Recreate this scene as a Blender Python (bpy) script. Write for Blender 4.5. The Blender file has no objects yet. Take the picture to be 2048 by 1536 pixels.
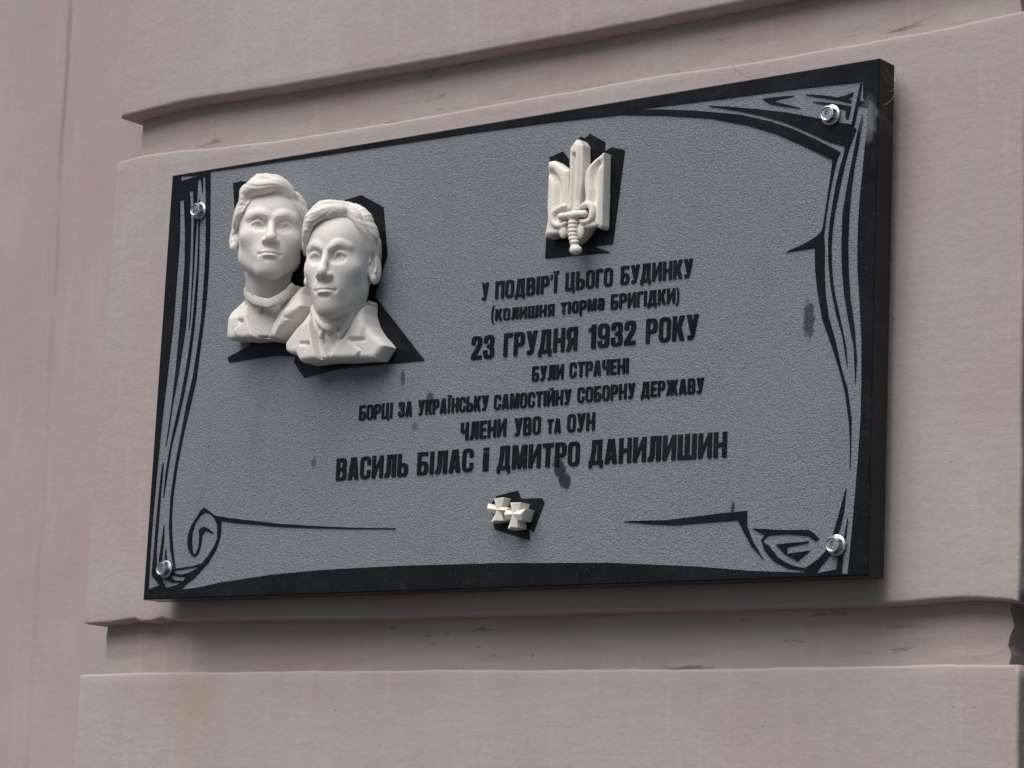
import bpy, math, random
import numpy as np
from mathutils import Vector, Matrix
from mathutils.geometry import tessellate_polygon

random.seed(7)
S = bpy.context.scene
COL = S.collection

# ------------------------------------------------------------------ camera
# x runs along the plaque, z is up, y runs into the wall; the plaque's polished
# front is the plane y = 0, its lower left corner is (0, 0, 0) + BASE
BASE_Z = 1.955                       # the plaque hangs this high over the pavement
W, H = 1.2, 0.6295
YB, YG, YL = 0.054, 0.085, 0.165      # depths of the blocks' faces, the grooves and the set-back wall
F = 5436.63                          # focal length in photo pixels
CAM = np.array([2.82329841, -2.75588456, -0.35462535])
RT = np.array([[0.790345, 0.071953, 0.608422],
               [0.611005, -0.16555, -0.774122],
               [0.045024, 0.983573, -0.174805]])
cd = bpy.data.cameras.new('camera')
cam = bpy.data.objects.new('camera', cd)
COL.objects.link(cam)
cd.sensor_width = 36
cd.lens = F / 2048 * 36
cd.clip_end = 500
m4 = Matrix([list(RT[i]) + [CAM[i] + (BASE_Z if i == 2 else 0)] for i in range(3)] + [[0, 0, 0, 1]])
cam.matrix_world = m4
S.camera = cam

# ------------------------------------------------------------------ sky, sun, exposure
SUN_EL, SUN_AZ = 55.0, -5.0         # az: 0 = straight out of the wall, negative = to the left
wd = bpy.data.worlds.new('World')
S.world = wd
wd.use_nodes = True
nt = wd.node_tree
sky = nt.nodes.new('ShaderNodeTexSky')
sky.sky_type = 'NISHITA'
sky.sun_disc = False
sky.sun_elevation = math.radians(SUN_EL)
sky.sun_rotation = math.radians(180 - SUN_AZ)
sky.air_density = 1.0
sky.dust_density = 1.0
sky.ozone_density = 1.0
bg = nt.nodes['Background']
bg.inputs['Strength'].default_value = 0.055
nt.links.new(sky.outputs[0], bg.inputs['Color'])
sl = bpy.data.lights.new('sun', 'SUN')
sl.energy = 3.8
sl.angle = math.radians(58)
sl.color = (1.0, 0.95, 0.88)
so = bpy.data.objects.new('sun', sl)
COL.objects.link(so)
e, a = math.radians(SUN_EL), math.radians(SUN_AZ)
sd = Vector((math.sin(a) * math.cos(e), -math.cos(a) * math.cos(e), math.sin(e)))
so.rotation_euler = sd.to_track_quat('Z', 'Y').to_euler()
so.location = (0, -3, 6)
S.view_settings.view_transform = 'Standard'
S.view_settings.look = 'None'
S.view_settings.exposure = -0.05
S.view_settings.gamma = 1.0
S.view_settings.use_curve_mapping = False
S.cycles.use_denoising = True


# ------------------------------------------------------------------ helpers
def px(x, y, d=0.0):
    """the point on the plane y = d that shows at photo pixel (x, y)"""
    r = RT @ np.array([(x - 1024) / F, (768 - y) / F, -1.0])
    return CAM + (d - CAM[1]) / r[1] * r


def uv(pts, d=0.0):
    out = []
    for x, y in pts:
        p = px(x, y, d)
        out.append((p[0], p[2]))
    return out


def empty(name, label, cat, loc, group=None):
    o = bpy.data.objects.new(name, None)
    COL.objects.link(o)
    o.location = (loc[0], loc[1], loc[2] + BASE_Z)
    o.empty_display_size = 0.02
    o['label'] = label
    o['category'] = cat
    if group:
        o['group'] = group
    return o


def link(name, verts, faces, mat, parent=None, smooth=False, mat_ids=None):
    """one mesh object; verts in plaque coordinates"""
    me = bpy.data.meshes.new(name)
    off = np.array(parent.location) if parent is not None else np.zeros(3)
    if parent is not None and parent.parent is not None:
        off = off + np.array(parent.parent.location)
    v = np.array(verts, float).reshape(-1, 3) + np.array([0, 0, BASE_Z]) - off
    me.from_pydata(v.tolist(), [], [list(map(int, f)) for f in faces])
    for m in (mat if isinstance(mat, list) else [mat]):
        me.materials.append(m)
    if smooth:
        me.polygons.foreach_set('use_smooth', [True] * len(me.polygons))
    if mat_ids is not None:
        me.polygons.foreach_set('material_index', mat_ids)
    me.update()
    o = bpy.data.objects.new(name, me)
    COL.objects.link(o)
    if parent is not None:
        o.parent = parent
    return o


def area2(c):
    return sum(c[i][0] * c[(i + 1) % len(c)][1] - c[(i + 1) % len(c)][0] * c[i][1] for i in range(len(c)))


class MB:
    def __init__(self):
        self.v, self.f = [], []

    def add(self, verts, faces):
        n = len(self.v)
        self.v += [tuple(p) for p in verts]
        self.f += [tuple(i + n for i in f) for f in faces]

    def prism(self, contours, y0, y1, back=False):
        """contours in (x, z): the first is the outline, the rest are holes"""
        cs = []
        for i, c in enumerate(contours):
            c = list(c)
            if (area2(c) > 0) != (i == 0):
                c = c[::-1]
            cs.append(c)
        flat = [p for c in cs for p in c]
        tris = tessellate_polygon([[Vector((p[0], p[1], 0)) for p in c] for c in cs])
        n = len(flat)
        vs = [(p[0], y0, p[1]) for p in flat] + [(p[0], y1, p[1]) for p in flat]
        fs = []
        for t in tris:
            A, B, C = (flat[i] for i in t)
            ar = (B[0] - A[0]) * (C[1] - A[1]) - (C[0] - A[0]) * (B[1] - A[1])
            t = tuple(t) if ar > 0 else tuple(t[::-1])
            fs.append(t)
            if back:
                fs.append(tuple(i + n for i in t[::-1]))
        k = 0
        for c in cs:
            m = len(c)
            for i in range(m):
                j = (i + 1) % m
                fs.append((k + i, k + i + n, k + j + n, k + j))
            k += m
        self.add(vs, fs)

    def tube(self, pts, r, seg=6):
        pts = [Vector(p) for p in pts]
        rings = []
        for i, p in enumerate(pts):
            t = (pts[min(i + 1, len(pts) - 1)] - pts[max(i - 1, 0)]).normalized()
            u = t.cross(Vector((0.3, 0.9, 0.2))).normalized()
            w = t.cross(u)
            rings.append([p + (u * math.cos(q) + w * math.sin(q)) * r for q in [2 * math.pi * k / seg for k in range(seg)]])
        vs = [tuple(q) for R in rings for q in R]
        fs = []
        for i in range(len(rings) - 1):
            for k in range(seg):
                l = (k + 1) % seg
                fs.append((i * seg + k, i * seg + l, (i + 1) * seg + l, (i + 1) * seg + k))
        self.add(vs, fs)

    def build(self, name, mat, parent=None, smooth=False):
        return link(name, self.v, self.f, mat, parent, smooth)


# ------------------------------------------------------------------ materials
class NT:
    def __init__(self, name):
        self.m = bpy.data.materials.new(name)
        self.m.use_nodes = True
        self.t = self.m.node_tree
        self.b = self.t.nodes['Principled BSDF']
        self.co = self.n('ShaderNodeTexCoord').outputs['Object']

    def n(self, kind, **kw):
        x = self.t.nodes.new(kind)
        for k, v in kw.items():
            setattr(x, k, v)
        return x

    def l(self, a, b):
        self.t.links.new(a, b)

    def mapping(self, scale=(1, 1, 1), loc=(0, 0, 0), src=None):
        m = self.n('ShaderNodeMapping')
        m.inputs['Scale'].default_value = scale
        m.inputs['Location'].default_value = loc
        self.l(src or self.co, m.inputs[0])
        return m.outputs[0]

    def noise(self, scale, detail=4, rough=0.55, vec=None, dist=0.0):
        x = self.n('ShaderNodeTexNoise')
        x.inputs['Scale'].default_value = scale
        x.inputs['Detail'].default_value = detail
        x.inputs['Roughness'].default_value = rough
        x.inputs['Distortion'].default_value = dist
        self.l(vec or self.co, x.inputs['Vector'])
        return x.outputs['Fac']

    def voro(self, scale, vec=None, feature='F1', out='Distance'):
        x = self.n('ShaderNodeTexVoronoi', feature=feature)
        x.inputs['Scale'].default_value = scale
        self.l(vec or self.co, x.inputs['Vector'])
        return x.outputs[out]

    def ramp(self, src, a, b, lo=0.0, hi=1.0):
        x = self.n('ShaderNodeMapRange')
        x.interpolation_type = 'SMOOTHSTEP'
        x.inputs['From Min'].default_value = a
        x.inputs['From Max'].default_value = b
        x.inputs['To Min'].default_value = lo
        x.inputs['To Max'].default_value = hi
        self.l(src, x.inputs['Value'])
        return x.outputs['Result']

    def math(self, op, a, b=None):
        x = self.n('ShaderNodeMath', operation=op)
        for i, q in enumerate((a, b)):
            if q is None:
                continue
            if isinstance(q, (int, float)):
                x.inputs[i].default_value = q
            else:
                self.l(q, x.inputs[i])
        return x.outputs[0]

    def mix(self, fac, a, b, mode='MIX'):
        x = self.n('ShaderNodeMix', data_type='RGBA', blend_type=mode)
        for i, q in ((0, fac), (6, a), (7, b)):
            if isinstance(q, (int, float)):
                x.inputs[i].default_value = q
            elif isinstance(q, tuple):
                x.inputs[i].default_value = q + (1,)
            else:
                self.l(q, x.inputs[i])
        return x.outputs[2]

    def bump(self, h, strength, dist, prev=None):
        x = self.n('ShaderNodeBump')
        x.inputs['Strength'].default_value = strength
        x.inputs['Distance'].default_value = dist
        self.l(h, x.inputs['Height'])
        if prev is not None:
            self.l(prev, x.inputs['Normal'])
        return x.outputs[0]

    def blob(self, c, axis, edge=0.4, nz=None, power=1.0):
        """1 inside an ellipse at (x, z) = c with half sizes axis = (rx, rz, lean)"""
        mp = self.n('ShaderNodeMapping', vector_type='TEXTURE')
        mp.inputs['Location'].default_value = (c[0], 0, c[1])
        mp.inputs['Rotation'].default_value = (0, axis[2], 0)
        mp.inputs['Scale'].default_value = (axis[0], 1000, axis[1])
        self.l(self.co, mp.inputs[0])
        ln = self.n('ShaderNodeVectorMath', operation='LENGTH')
        self.l(mp.outputs[0], ln.inputs[0])
        d = ln.outputs['Value']
        if nz is not None:
            d = self.math('ADD', d, self.math('MULTIPLY', self.math('SUBTRACT', nz, 0.5), 1.6))
        return self.ramp(d, 1.0 - edge, 1.0 + edge, power, 0.0)

    def out(self, color=None, rough=None, normal=None, spec=None, metal=None):
        for k, v in (('Base Color', color), ('Roughness', rough), ('Normal', normal), ('Specular IOR Level', spec), ('Metallic', metal)):
            if v is None:
                continue
            if isinstance(v, (int, float)):
                self.b.inputs[k].default_value = v
            elif isinstance(v, tuple):
                self.b.inputs[k].default_value = v + (1,)
            else:
                self.l(v, self.b.inputs[k])
        return self.m


def mat_granite():
    t = NT('polished_black_granite')
    f1 = t.ramp(t.voro(330), 0.12, 0.26, 1, 0)
    pick = t.ramp(t.noise(75, 2), 0.50, 0.60)
    fl = t.math('MULTIPLY', f1, pick)
    big = t.noise(9, 5)
    c = t.mix(t.ramp(big, 0.35, 0.7), (0.006, 0.0068, 0.0085), (0.011, 0.0122, 0.015))
    c = t.mix(t.math('MULTIPLY', fl, 0.75), c, (0.085, 0.085, 0.08))
    dust = t.ramp(t.noise(38, 6, 0.7), 0.5, 0.8, 0, 0.35)
    c = t.mix(dust, c, (0.035, 0.037, 0.04))
    scuff = t.blob((1.1865, 0.555), (0.011, 0.022, 0.0), 0.5, t.noise(90, 4))
    c = t.mix(t.math('MULTIPLY', scuff, 0.55), c, (0.22, 0.23, 0.24))
    r = t.ramp(t.noise(25, 5), 0.3, 0.75, 0.2, 0.42)
    return t.out(c, r, None, 0.18)


def mat_blasted():
    t = NT('sandblasted_grey_granite')
    n1 = t.noise(560, 3, 0.65)
    n2 = t.noise(300, 3, 0.6)
    v = t.voro(480)
    c = t.mix(t.ramp(n1, 0.36, 0.66), (0.150, 0.174, 0.212), (0.340, 0.380, 0.438))
    c = t.mix(t.ramp(v, 0.0, 0.28, 0.55, 0), c, (0.42, 0.45, 0.48))
    c = t.mix(t.ramp(n2, 0.62, 0.74, 0, 0.5), c, (0.10, 0.118, 0.146))
    c = t.mix(t.ramp(t.noise(4, 6, 0.65), 0.38, 0.68, 0, 0.40), c, (0.285, 0.305, 0.325))
    c = t.mix(t.ramp(t.noise(1.0, 5, 0.6, t.mapping((16, 16, 2.5))), 0.55, 0.8, 0, 0.30), c, (0.15, 0.165, 0.18))
    nz = t.noise(150, 5, 0.7)
    for (x, y, rx, rz, lean, pw) in ((807, 757, 0.0045, 0.013, -0.1, 0.7), (1120, 938, 0.010, 0.017, -0.45, 0.95),
                                     (1131, 962, 0.010, 0.014, -0.45, 0.95), (1619, 640, 0.009, 0.026, 0.0, 0.8),
                                     (861, 797, 0.007, 0.009, 0, 0.75), (864, 812, 0.008, 0.008, 0, 0.7), (831, 853, 0.006, 0.007, 0, 0.45),
                                     (629, 925, 0.005, 0.009, 0, 0.5), (1467, 1017, 0.003, 0.008, 0, 0.9)):
        p = px(x, y, 0.003)
        c = t.mix(t.blob((p[0], p[2]), (rx * 0.9, rz * 0.9, lean), 0.22, nz, pw), c, (0.03, 0.034, 0.042))
    h = t.math('ADD', t.math('MULTIPLY', n1, 1.0), t.math('MULTIPLY', n2, 0.8))
    return t.out(c, 0.85, t.bump(h, 0.9, 0.0036), 0.25)


def mat_wall(name, tint=(1, 1, 1), dirt=0.5, seed=0.0):
    t = NT(name)
    mul = lambda c: tuple(a * b * k for a, b, k in zip(c, tint, (1.10, 1.105, 1.14)))
    sh = t.mapping((1, 1, 1), (seed, 0, seed))
    big = t.noise(2.6, 6, 0.6, sh)
    mid = t.noise(11, 6, 0.65, sh)
    fine = t.noise(120, 4, 0.6, sh)
    brush = t.noise(1.0, 5, 0.6, t.mapping((60, 60, 5), (seed, 0, 0)))
    hbrush = t.noise(1.0, 5, 0.6, t.mapping((12, 12, 80), (seed, 0, 3)))
    c = t.mix(t.ramp(big, 0.40, 0.62), mul((0.380, 0.305, 0.292)), mul((0.395, 0.352, 0.325)))
    c = t.mix(t.ramp(mid, 0.40, 0.72, 0, 0.5), c, mul((0.360, 0.315, 0.295)))
    c = t.mix(t.ramp(brush, 0.52, 0.75, 0, 0.32), c, mul((0.47, 0.41, 0.38)))
    c = t.mix(t.ramp(hbrush, 0.50, 0.75, 0, 0.14), c, mul((0.33, 0.285, 0.27)))
    # grey washed patches, specks and hair cracks
    c = t.mix(t.ramp(t.noise(4.5, 5, 0.6, t.mapping((1, 1, 0.45), (seed + 4, 0, 1))), 0.52, 0.72, 0, 0.65), c, mul((0.345, 0.328, 0.305)))
    c = t.mix(t.ramp(t.noise(1.0, 6, 0.65, t.mapping((22, 22, 2.2), (seed, 0, 5))), 0.56, 0.78, 0, 0.16), c, mul((0.30, 0.262, 0.25)))
    sp = t.math('MULTIPLY', t.ramp(t.voro(55, sh), 0.03, 0.09, 1, 0), t.ramp(t.noise(14, 3, 0.5, sh), 0.56, 0.64))
    c = t.mix(t.math('MULTIPLY', sp, dirt), c, (0.10, 0.085, 0.075))
    wv = t.n('ShaderNodeVectorMath', operation='ADD')
    nzc = t.n('ShaderNodeTexNoise')
    nzc.inputs['Scale'].default_value = 7
    nzc.inputs['Detail'].default_value = 5
    t.l(sh, nzc.inputs['Vector'])
    sc = t.n('ShaderNodeVectorMath', operation='SCALE')
    sc.inputs['Scale'].default_value = 0.16
    t.l(nzc.outputs['Color'], sc.inputs[0])
    t.l(sh, wv.inputs[0])
    t.l(sc.outputs[0], wv.inputs[1])
    ed = t.voro(3.1, wv.outputs[0], 'DISTANCE_TO_EDGE')
    crack = t.math('MULTIPLY', t.ramp(ed, 0.001, 0.007, 1, 0), t.ramp(t.noise(2.3, 3, 0.5, t.mapping((1, 1, 1), (seed + 9, 0, 2))), 0.60, 0.70))
    c = t.mix(t.math('MULTIPLY', crack, 0.30), c, (0.13, 0.11, 0.10))
    return t, c, mid, fine, hbrush, crack, sp, brush


def finish_wall(t, c, mid, fine, hb, crack, sp, brush, amount=1.0):
    h = t.math('ADD', t.math('MULTIPLY', mid, 0.45), t.math('MULTIPLY', fine, 0.16))
    h = t.math('ADD', h, t.math('MULTIPLY', hb, 0.10))
    h = t.math('SUBTRACT', h, t.math('MULTIPLY', crack, 0.05))
    h = t.math('SUBTRACT', h, t.math('MULTIPLY', sp, 0.25))
    return t.out(c, 0.8, t.bump(h, 0.42 * amount, 0.010), 0.3)


def mat_block(seed, extra=()):
    q = list(mat_wall('painted_plaster', seed=seed))
    t, c = q[0], q[1]
    nz = t.noise(30, 5)
    for (pos, ax, col, pw) in extra:
        c = t.mix(t.blob(pos, ax, 0.6, nz, pw), c, col)
    q[1] = c
    return finish_wall(*q)


def mat_groove():
    q = list(mat_wall('groove_plaster', (0.97, 0.95, 0.93), 1.0, 3.3))
    t, c = q[0], q[1]
    st = t.noise(1.0, 5, 0.65, t.mapping((9, 9, 60), (2, 0, 1)))
    band = t.ramp(t.noise(3.0, 3, 0.5), 0.45, 0.6)
    d = t.math('MULTIPLY', t.ramp(st, 0.585, 0.65), band)
    c = t.mix(t.math('MULTIPLY', d, 0.7), c, (0.15, 0.115, 0.10))
    q[1] = c
    return finish_wall(*q, amount=1.5)


def mat_side_wall():
    q = list(mat_wall('side_wall_plaster', (0.98, 0.93, 0.945), 0.4, 7.7))
    t, c = q[0], q[1]
    # the long dark seam down the set-back strip
    sx = t.n('ShaderNodeSeparateXYZ')
    t.l(t.co, sx.inputs[0])
    a, b = (px(q[0], q[1], YL) for q in ((141, 0), (92, 860)))
    a, b = ((q[0] - 0.6, 0, q[2] + BASE_Z) for q in (a, b))
    k = (b[0] - a[0]) / (b[2] - a[2])
    lx = t.math('ADD', t.math('MULTIPLY', t.math('SUBTRACT', sx.outputs[2], a[2]), k), float(a[0]))
    wob = t.math('MULTIPLY', t.math('SUBTRACT', t.noise(6, 4), 0.5), 0.02)
    dist = t.math('ABSOLUTE', t.math('ADD', t.math('SUBTRACT', sx.outputs[0], lx), wob))
    seam = t.math('MULTIPLY', t.ramp(dist, 0.0, 0.009, 0.55, 0), t.ramp(sx.outputs[2], BASE_Z + 0.35, BASE_Z + 0.92, 0.25, 0.9))
    seam = t.math('MULTIPLY', seam, t.ramp(t.noise(8, 4), 0.35, 0.6, 0.35, 1))
    c = t.mix(seam, c, (0.15, 0.14, 0.135))
    q[1] = c
    return finish_wall(*q, amount=0.6)


def mat_marble(name, col, rough=0.62):
    t = NT(name)
    big = t.noise(14, 5)
    fine = t.noise(260, 4)
    c = t.mix(t.ramp(big, 0.35, 0.7), tuple(x * 0.94 for x in col), col)
    c = t.mix(t.ramp(t.noise(55, 5, 0.7), 0.58, 0.8, 0, 0.25), c, tuple(x * y for x, y in zip(col, (0.80, 0.76, 0.70))))
    h = t.math('ADD', fine, t.math('MULTIPLY', t.noise(70, 4), 1.5))
    return t.out(c, rough, t.bump(h, 0.35, 0.0009), 0.35)


def mat_cloth(name, col):
    t = NT(name)
    w = t.noise(330, 4, 0.7)
    c = t.mix(t.ramp(w, 0.35, 0.7), tuple(x * 0.86 for x in col), col)
    return t.out(c, 0.75, t.bump(w, 0.8, 0.0022), 0.25)


def mat_steel():
    t = NT('zinc_plated_steel')
    n = t.noise(160, 4)
    c = t.mix(t.ramp(n, 0.35, 0.7), (0.42, 0.46, 0.48), (0.62, 0.66, 0.68))
    return t.out(c, t.ramp(n, 0.3, 0.7, 0.26, 0.44), t.bump(n, 0.15, 0.0006), 0.5, 1.0)


def mat_plain(name, col, rough=0.8):
    t = NT(name)
    n = t.noise(12, 5)
    return t.out(t.mix(t.ramp(n, 0.35, 0.7), tuple(x * 0.8 for x in col), tuple(x * 1.15 for x in col)), rough)


GRANITE = mat_granite()
BLASTED = mat_blasted()
MARBLE = mat_marble('white_cast_stone', (0.83, 0.80, 0.755))
HAIRM = mat_marble('white_cast_stone_hair', (0.81, 0.775, 0.725), 0.7)
CREAM = mat_marble('cream_cast_stone', (0.83, 0.785, 0.725))
SHIRT = mat_cloth('stippled_cast_stone', (0.76, 0.735, 0.69))
STEEL = mat_steel()

# ------------------------------------------------------------------ ground and wall
mb = MB()
mb.add([(-30, -30, -BASE_Z), (30, -30, -BASE_Z), (30, 3, -BASE_Z), (-30, 3, -BASE_Z)], [(0, 1, 2, 3)])
pv = mb.build('pavement', mat_plain('grey_paving', (0.04, 0.038, 0.036)))  # unseen ground, added for bounce light; colour kept very dark to weaken it
pv['kind'] = 'structure'

wall = empty('building_wall', 'pinkish grey plastered pier with deep horizontal grooves carrying the granite plaque', 'wall', (0.6, YG, -BASE_Z))


def wob(x, seed, amp):
    return amp * (math.sin(x * 23.0 + seed) * 0.5 + math.sin(x * 57.0 + seed * 2.1) * 0.3 + math.sin(x * 141.0 + seed * 3.7) * 0.2)


def interp(pts, x):
    if x <= pts[0][0]:
        return pts[0][1]
    for (x0, z0), (x1, z1) in zip(pts, pts[1:]):
        if x <= x1:
            return z0 + (z1 - z0) * (x - x0) / max(x1 - x0, 1e-9)
    return pts[-1][1]


def block(x0, x1, bot, top, seed, mat, r=0.0045):
    """a rusticated course with worn rounded edges; bot and top are (x, z) polylines"""
    n = 170
    xs = [x0 + (x1 - x0) * i / n for i in range(n + 1)]
    lower = [(x, interp(bot, x) + wob(x, seed, 0.0006)) for x in xs]
    upper = [(x, interp(top, x) + wob(x, seed + 5, 0.0008)) for x in xs]
    left = [(x0 + wob(i / 40 * 0.7, seed + 8, 0.0015), lower[0][1] + (upper[0][1] - lower[0][1]) * i / 40) for i in range(1, 40)]
    right = [(x1 + wob(i / 40 * 0.7, seed + 9, 0.0015), lower[-1][1] + (upper[-1][1] - lower[-1][1]) * i / 40) for i in range(1, 40)]
    loop = lower + right + upper[::-1] + left[::-1]
    m = len(loop)
    cx, cz = (x0 + x1) / 2, sum(p[1] for p in loop) / m
    nrm = []
    for i in range(m):
        p, q = loop[i - 1], loop[(i + 1) % m]
        d = Vector((q[0] - p[0], q[1] - p[1])).normalized()
        nrm.append((-d[1], d[0]))
    B = MB()
    rings = []
    for k in range(6):
        ang = math.pi / 2 * k / 5
        ins, yy = r * (1 - math.sin(ang)), YB + r * (1 - math.cos(ang))
        rings.append([(p[0] + q[0] * ins, yy, p[1] + q[1] * ins) for p, q in zip(loop, nrm)])
    rings.append([(p[0], YL + 0.02, p[1]) for p in loop])
    vs = [p for R in rings for p in R]
    fs = []
    for k in range(len(rings) - 1):
        for i in range(m):
            j = (i + 1) % m
            fs.append((k * m + i, (k + 1) * m + i, (k + 1) * m + j, k * m + j))
    tris = tessellate_polygon([[Vector((p[0], p[2], 0)) for p in rings[0]]])
    for t in tris:
        A, Bq, C = (rings[0][i] for i in t)
        ar = (Bq[0] - A[0]) * (C[2] - A[2]) - (C[0] - A[0]) * (Bq[2] - A[2])
        fs.append(tuple(t) if ar > 0 else tuple(t[::-1]))
    B.add(vs, fs)
    o = B.build('plaster_block', mat, wall)
    me = o.data
    me.polygons.foreach_set('use_smooth', [True] * len(me.polygons))
    return o


XL, XR = -0.178, 1.3685
up_bot = uv([(238, 236), (262, 230), (300, 220), (359, 205), (520, 180), (700, 150), (1000, 97), (1300, 42), (1504, 0), (2048, -105)], YB)
mid_top = uv([(228, 327), (243, 321), (287, 309), (337, 302), (420, 296), (560, 279), (700, 258), (1000, 206), (1300, 153), (1500, 124), (1731, 84), (1900, 52), (2048, 20)], YB)
mid_bot = uv([(162, 1242), (170, 1249), (218, 1245), (253, 1240), (271, 1238), (279, 1244), (301, 1244), (312, 1240), (321, 1235), (331, 1240), (345, 1240),
              (600, 1237), (800, 1234), (1350, 1218), (1560, 1214), (1776, 1207), (1880, 1199), (1946, 1196), (2043, 1204)], YB)
low_top = uv([(146, 1354), (158, 1349), (230, 1346), (380, 1344), (800, 1340), (1350, 1338), (1691, 1333), (1850, 1328), (2048, 1330)], YB)
stain = [px(390, 1400, YB), px(375, 1470, YB), px(1480, 1400, YB)]
rel = lambda p: (float(p[0]) - 0.6, float(p[2]) + BASE_Z)
M_UP, M_MID = mat_block(0.0), mat_block(2.0)
M_LOW = mat_block(5.0, ((rel(stain[0]), (0.035, 0.04, 0.2), (0.46, 0.32, 0.25), 0.36), (rel(stain[1]), (0.02, 0.05, 0.1), (0.46, 0.32, 0.25), 0.2)))
flat = lambda z: [(XL, z), (XR, z)]
block(XL, XR, up_bot, flat(1.45), 1.0, M_UP, 0.006)
block(XL, XR, mid_bot, mid_top, 2.3, M_MID)
block(XL, XR, flat(-0.80), low_top, 3.1, M_LOW)
block(XL, XR, flat(-1.52), flat(-0.88), 4.4, M_LOW)
block(XL, XR, flat(-BASE_Z + 0.001), flat(-1.60), 5.4, M_LOW)
block(XL, XR, flat(1.53), flat(2.25), 6.4, M_UP)

MG = mat_groove()
GL, GR = -0.158, 1.341
for z0, z1 in ((0.62, 0.83), (-0.13, 0.0), (-0.90, -0.78), (-1.62, -1.50), (1.43, 1.55)):
    nx, nz = 60, 12
    B = MB()
    ends = [GR + 0.5 * wob(z0 + (z1 - z0) * k / nz * 2.2, z0 * 3, 0.007) + (0.004 if k % 3 == 1 else 0) for k in range(nz + 1)]
    vs, fs = [], []
    for i in range(nx + 1):
        for k in range(nz + 1):
            x = GL + (ends[k] - GL) * i / nx
            vs.append((x, YG + wob(x + k * 0.7, z0 * 9, 0.0008), z0 + (z1 - z0) * k / nz))
    at = lambda i, k: i * (nz + 1) + k
    for i in range(nx):
        for k in range(nz):
            fs.append((at(i, k), at(i + 1, k), at(i + 1, k + 1), at(i, k + 1)))
    n = len(vs)
    for k in range(nz + 1):
        vs += [(GL, YL + 0.015, z0 + (z1 - z0) * k / nz), (ends[k], YL + 0.015, z0 + (z1 - z0) * k / nz)]
    for k in range(nz):
        fs += [(n + 2 * k, at(0, k), at(0, k + 1), n + 2 * k + 2), (at(nx, k), n + 2 * k + 1, n + 2 * k + 3, at(nx, k + 1))]
    B.add(vs, fs)
    B.build('groove', MG, wall)
B = MB()
B.add([(-3.5, YL, -BASE_Z), (XL + 0.4, YL, -BASE_Z), (XL + 0.4, YL, 2.25), (-3.5, YL, 2.25)], [(0, 1, 2, 3)])
B.build('set_back_wall', mat_side_wall(), wall)
B = MB()
B.prism([[(1.0, -BASE_Z), (3.6, -BASE_Z), (3.6, 2.25), (1.0, 2.25)]], YL + 0.001, YL + 0.05)
B.build('shaded_recess', mat_plain('painted_recess_shade', (0.012, 0.008, 0.007)), wall)  # flat panel; the recess's shade is painted in as near-black brown

# ------------------------------------------------------------------ plaque
T = 0.036
FIELD = 0.0016
plaque = empty('memorial_plaque', 'black granite memorial plaque with grey sandblasted field, scroll border and inscription', 'plaque', (0.0, 0.0, 0.0))
# slab with a small chamfer all round
B = MB()
c = 0.0022
y0 = 0.0020


def rect(i):
    return [(i, i), (W - i, i), (W - i, H - i), (i, H - i)]


corner = [(0, 0), (W, 0), (W, H), (0, H)]
B.prism([corner], y0, T, True)
B.build('slab', GRANITE, plaque)

# grey field sheet
B = MB()
B.prism([rect(0.003)], FIELD, y0 + 0.0002)
B.build('field', BLASTED, plaque)

E_right = [(420, 342.6), (419.3, 414), (419, 470), (417, 526), (413.5, 582), (409, 624), (404.6, 660), (399, 702), (391.5, 760), (381.5, 803), (367, 865), (354.5, 927),
           (345.5, 990), (342.5, 1037), (343.5, 1077.5), (346.5, 1110), (350, 1137)]
E_left = [(410, 352), (411.6, 414), (411, 498), (407, 568), (402, 638), (393.5, 700), (385, 755), (373, 805), (361, 871), (350, 928), (340.5, 995), (337.5, 1053), (340, 1099), (347, 1137)]
J_lower = [(1240, 229), (1330, 230), (1420, 236), (1494.5, 250), (1554, 268), (1614, 295), (1665, 320), (1659, 363), (1650, 423), (1645, 455), (1641, 465), (1626, 477), (1599, 492),
           (1572, 503.5), (1600, 499), (1629, 495), (1630, 539), (1634, 579), (1644, 638), (1661.5, 687.5), (1676, 732), (1690, 786.5), (1697.6, 846), (1699.6, 885.5), (1699, 941)]
J_upper = [(1701.3, 885), (1702, 836), (1694, 777), (1681, 732), (1669, 678), (1656.5, 633), (1650, 588.5), (1648, 539), (1648.5, 494.5), (1647, 470), (1652, 429), (1659, 384), (1668, 339.5), (1674, 315.6),
           (1680, 303.6), (1629, 277), (1584, 257), (1539.5, 242), (1479.5, 229), (1390, 221), (1320, 218.5), (1262.5, 219)]
W_right = [(1350, 208.5), (1449.6, 196), (1599, 176), (1722, 163), (1726, 164), (1726, 197), (1737, 203), (1734, 250), (1729.5, 291.6), (1723.5, 354.5), (1719, 399), (1716, 444), (1714.5, 500), (1714.5, 539),
           (1718.5, 598), (1722.5, 677.6), (1722.5, 757), (1721, 836), (1716, 910), (1710, 984.5), (1703.5, 1059), (1697, 1128), (1694.6, 1149)]
bottom = [(1625, 1148), (1612, 1145), (1503, 1141.6), (1390, 1132.6), (1220, 1125.5), (1000, 1126), (800, 1131.5), (647, 1139.5), (544, 1149), (442, 1164.5), (395, 1175), (360, 1179)]
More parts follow.
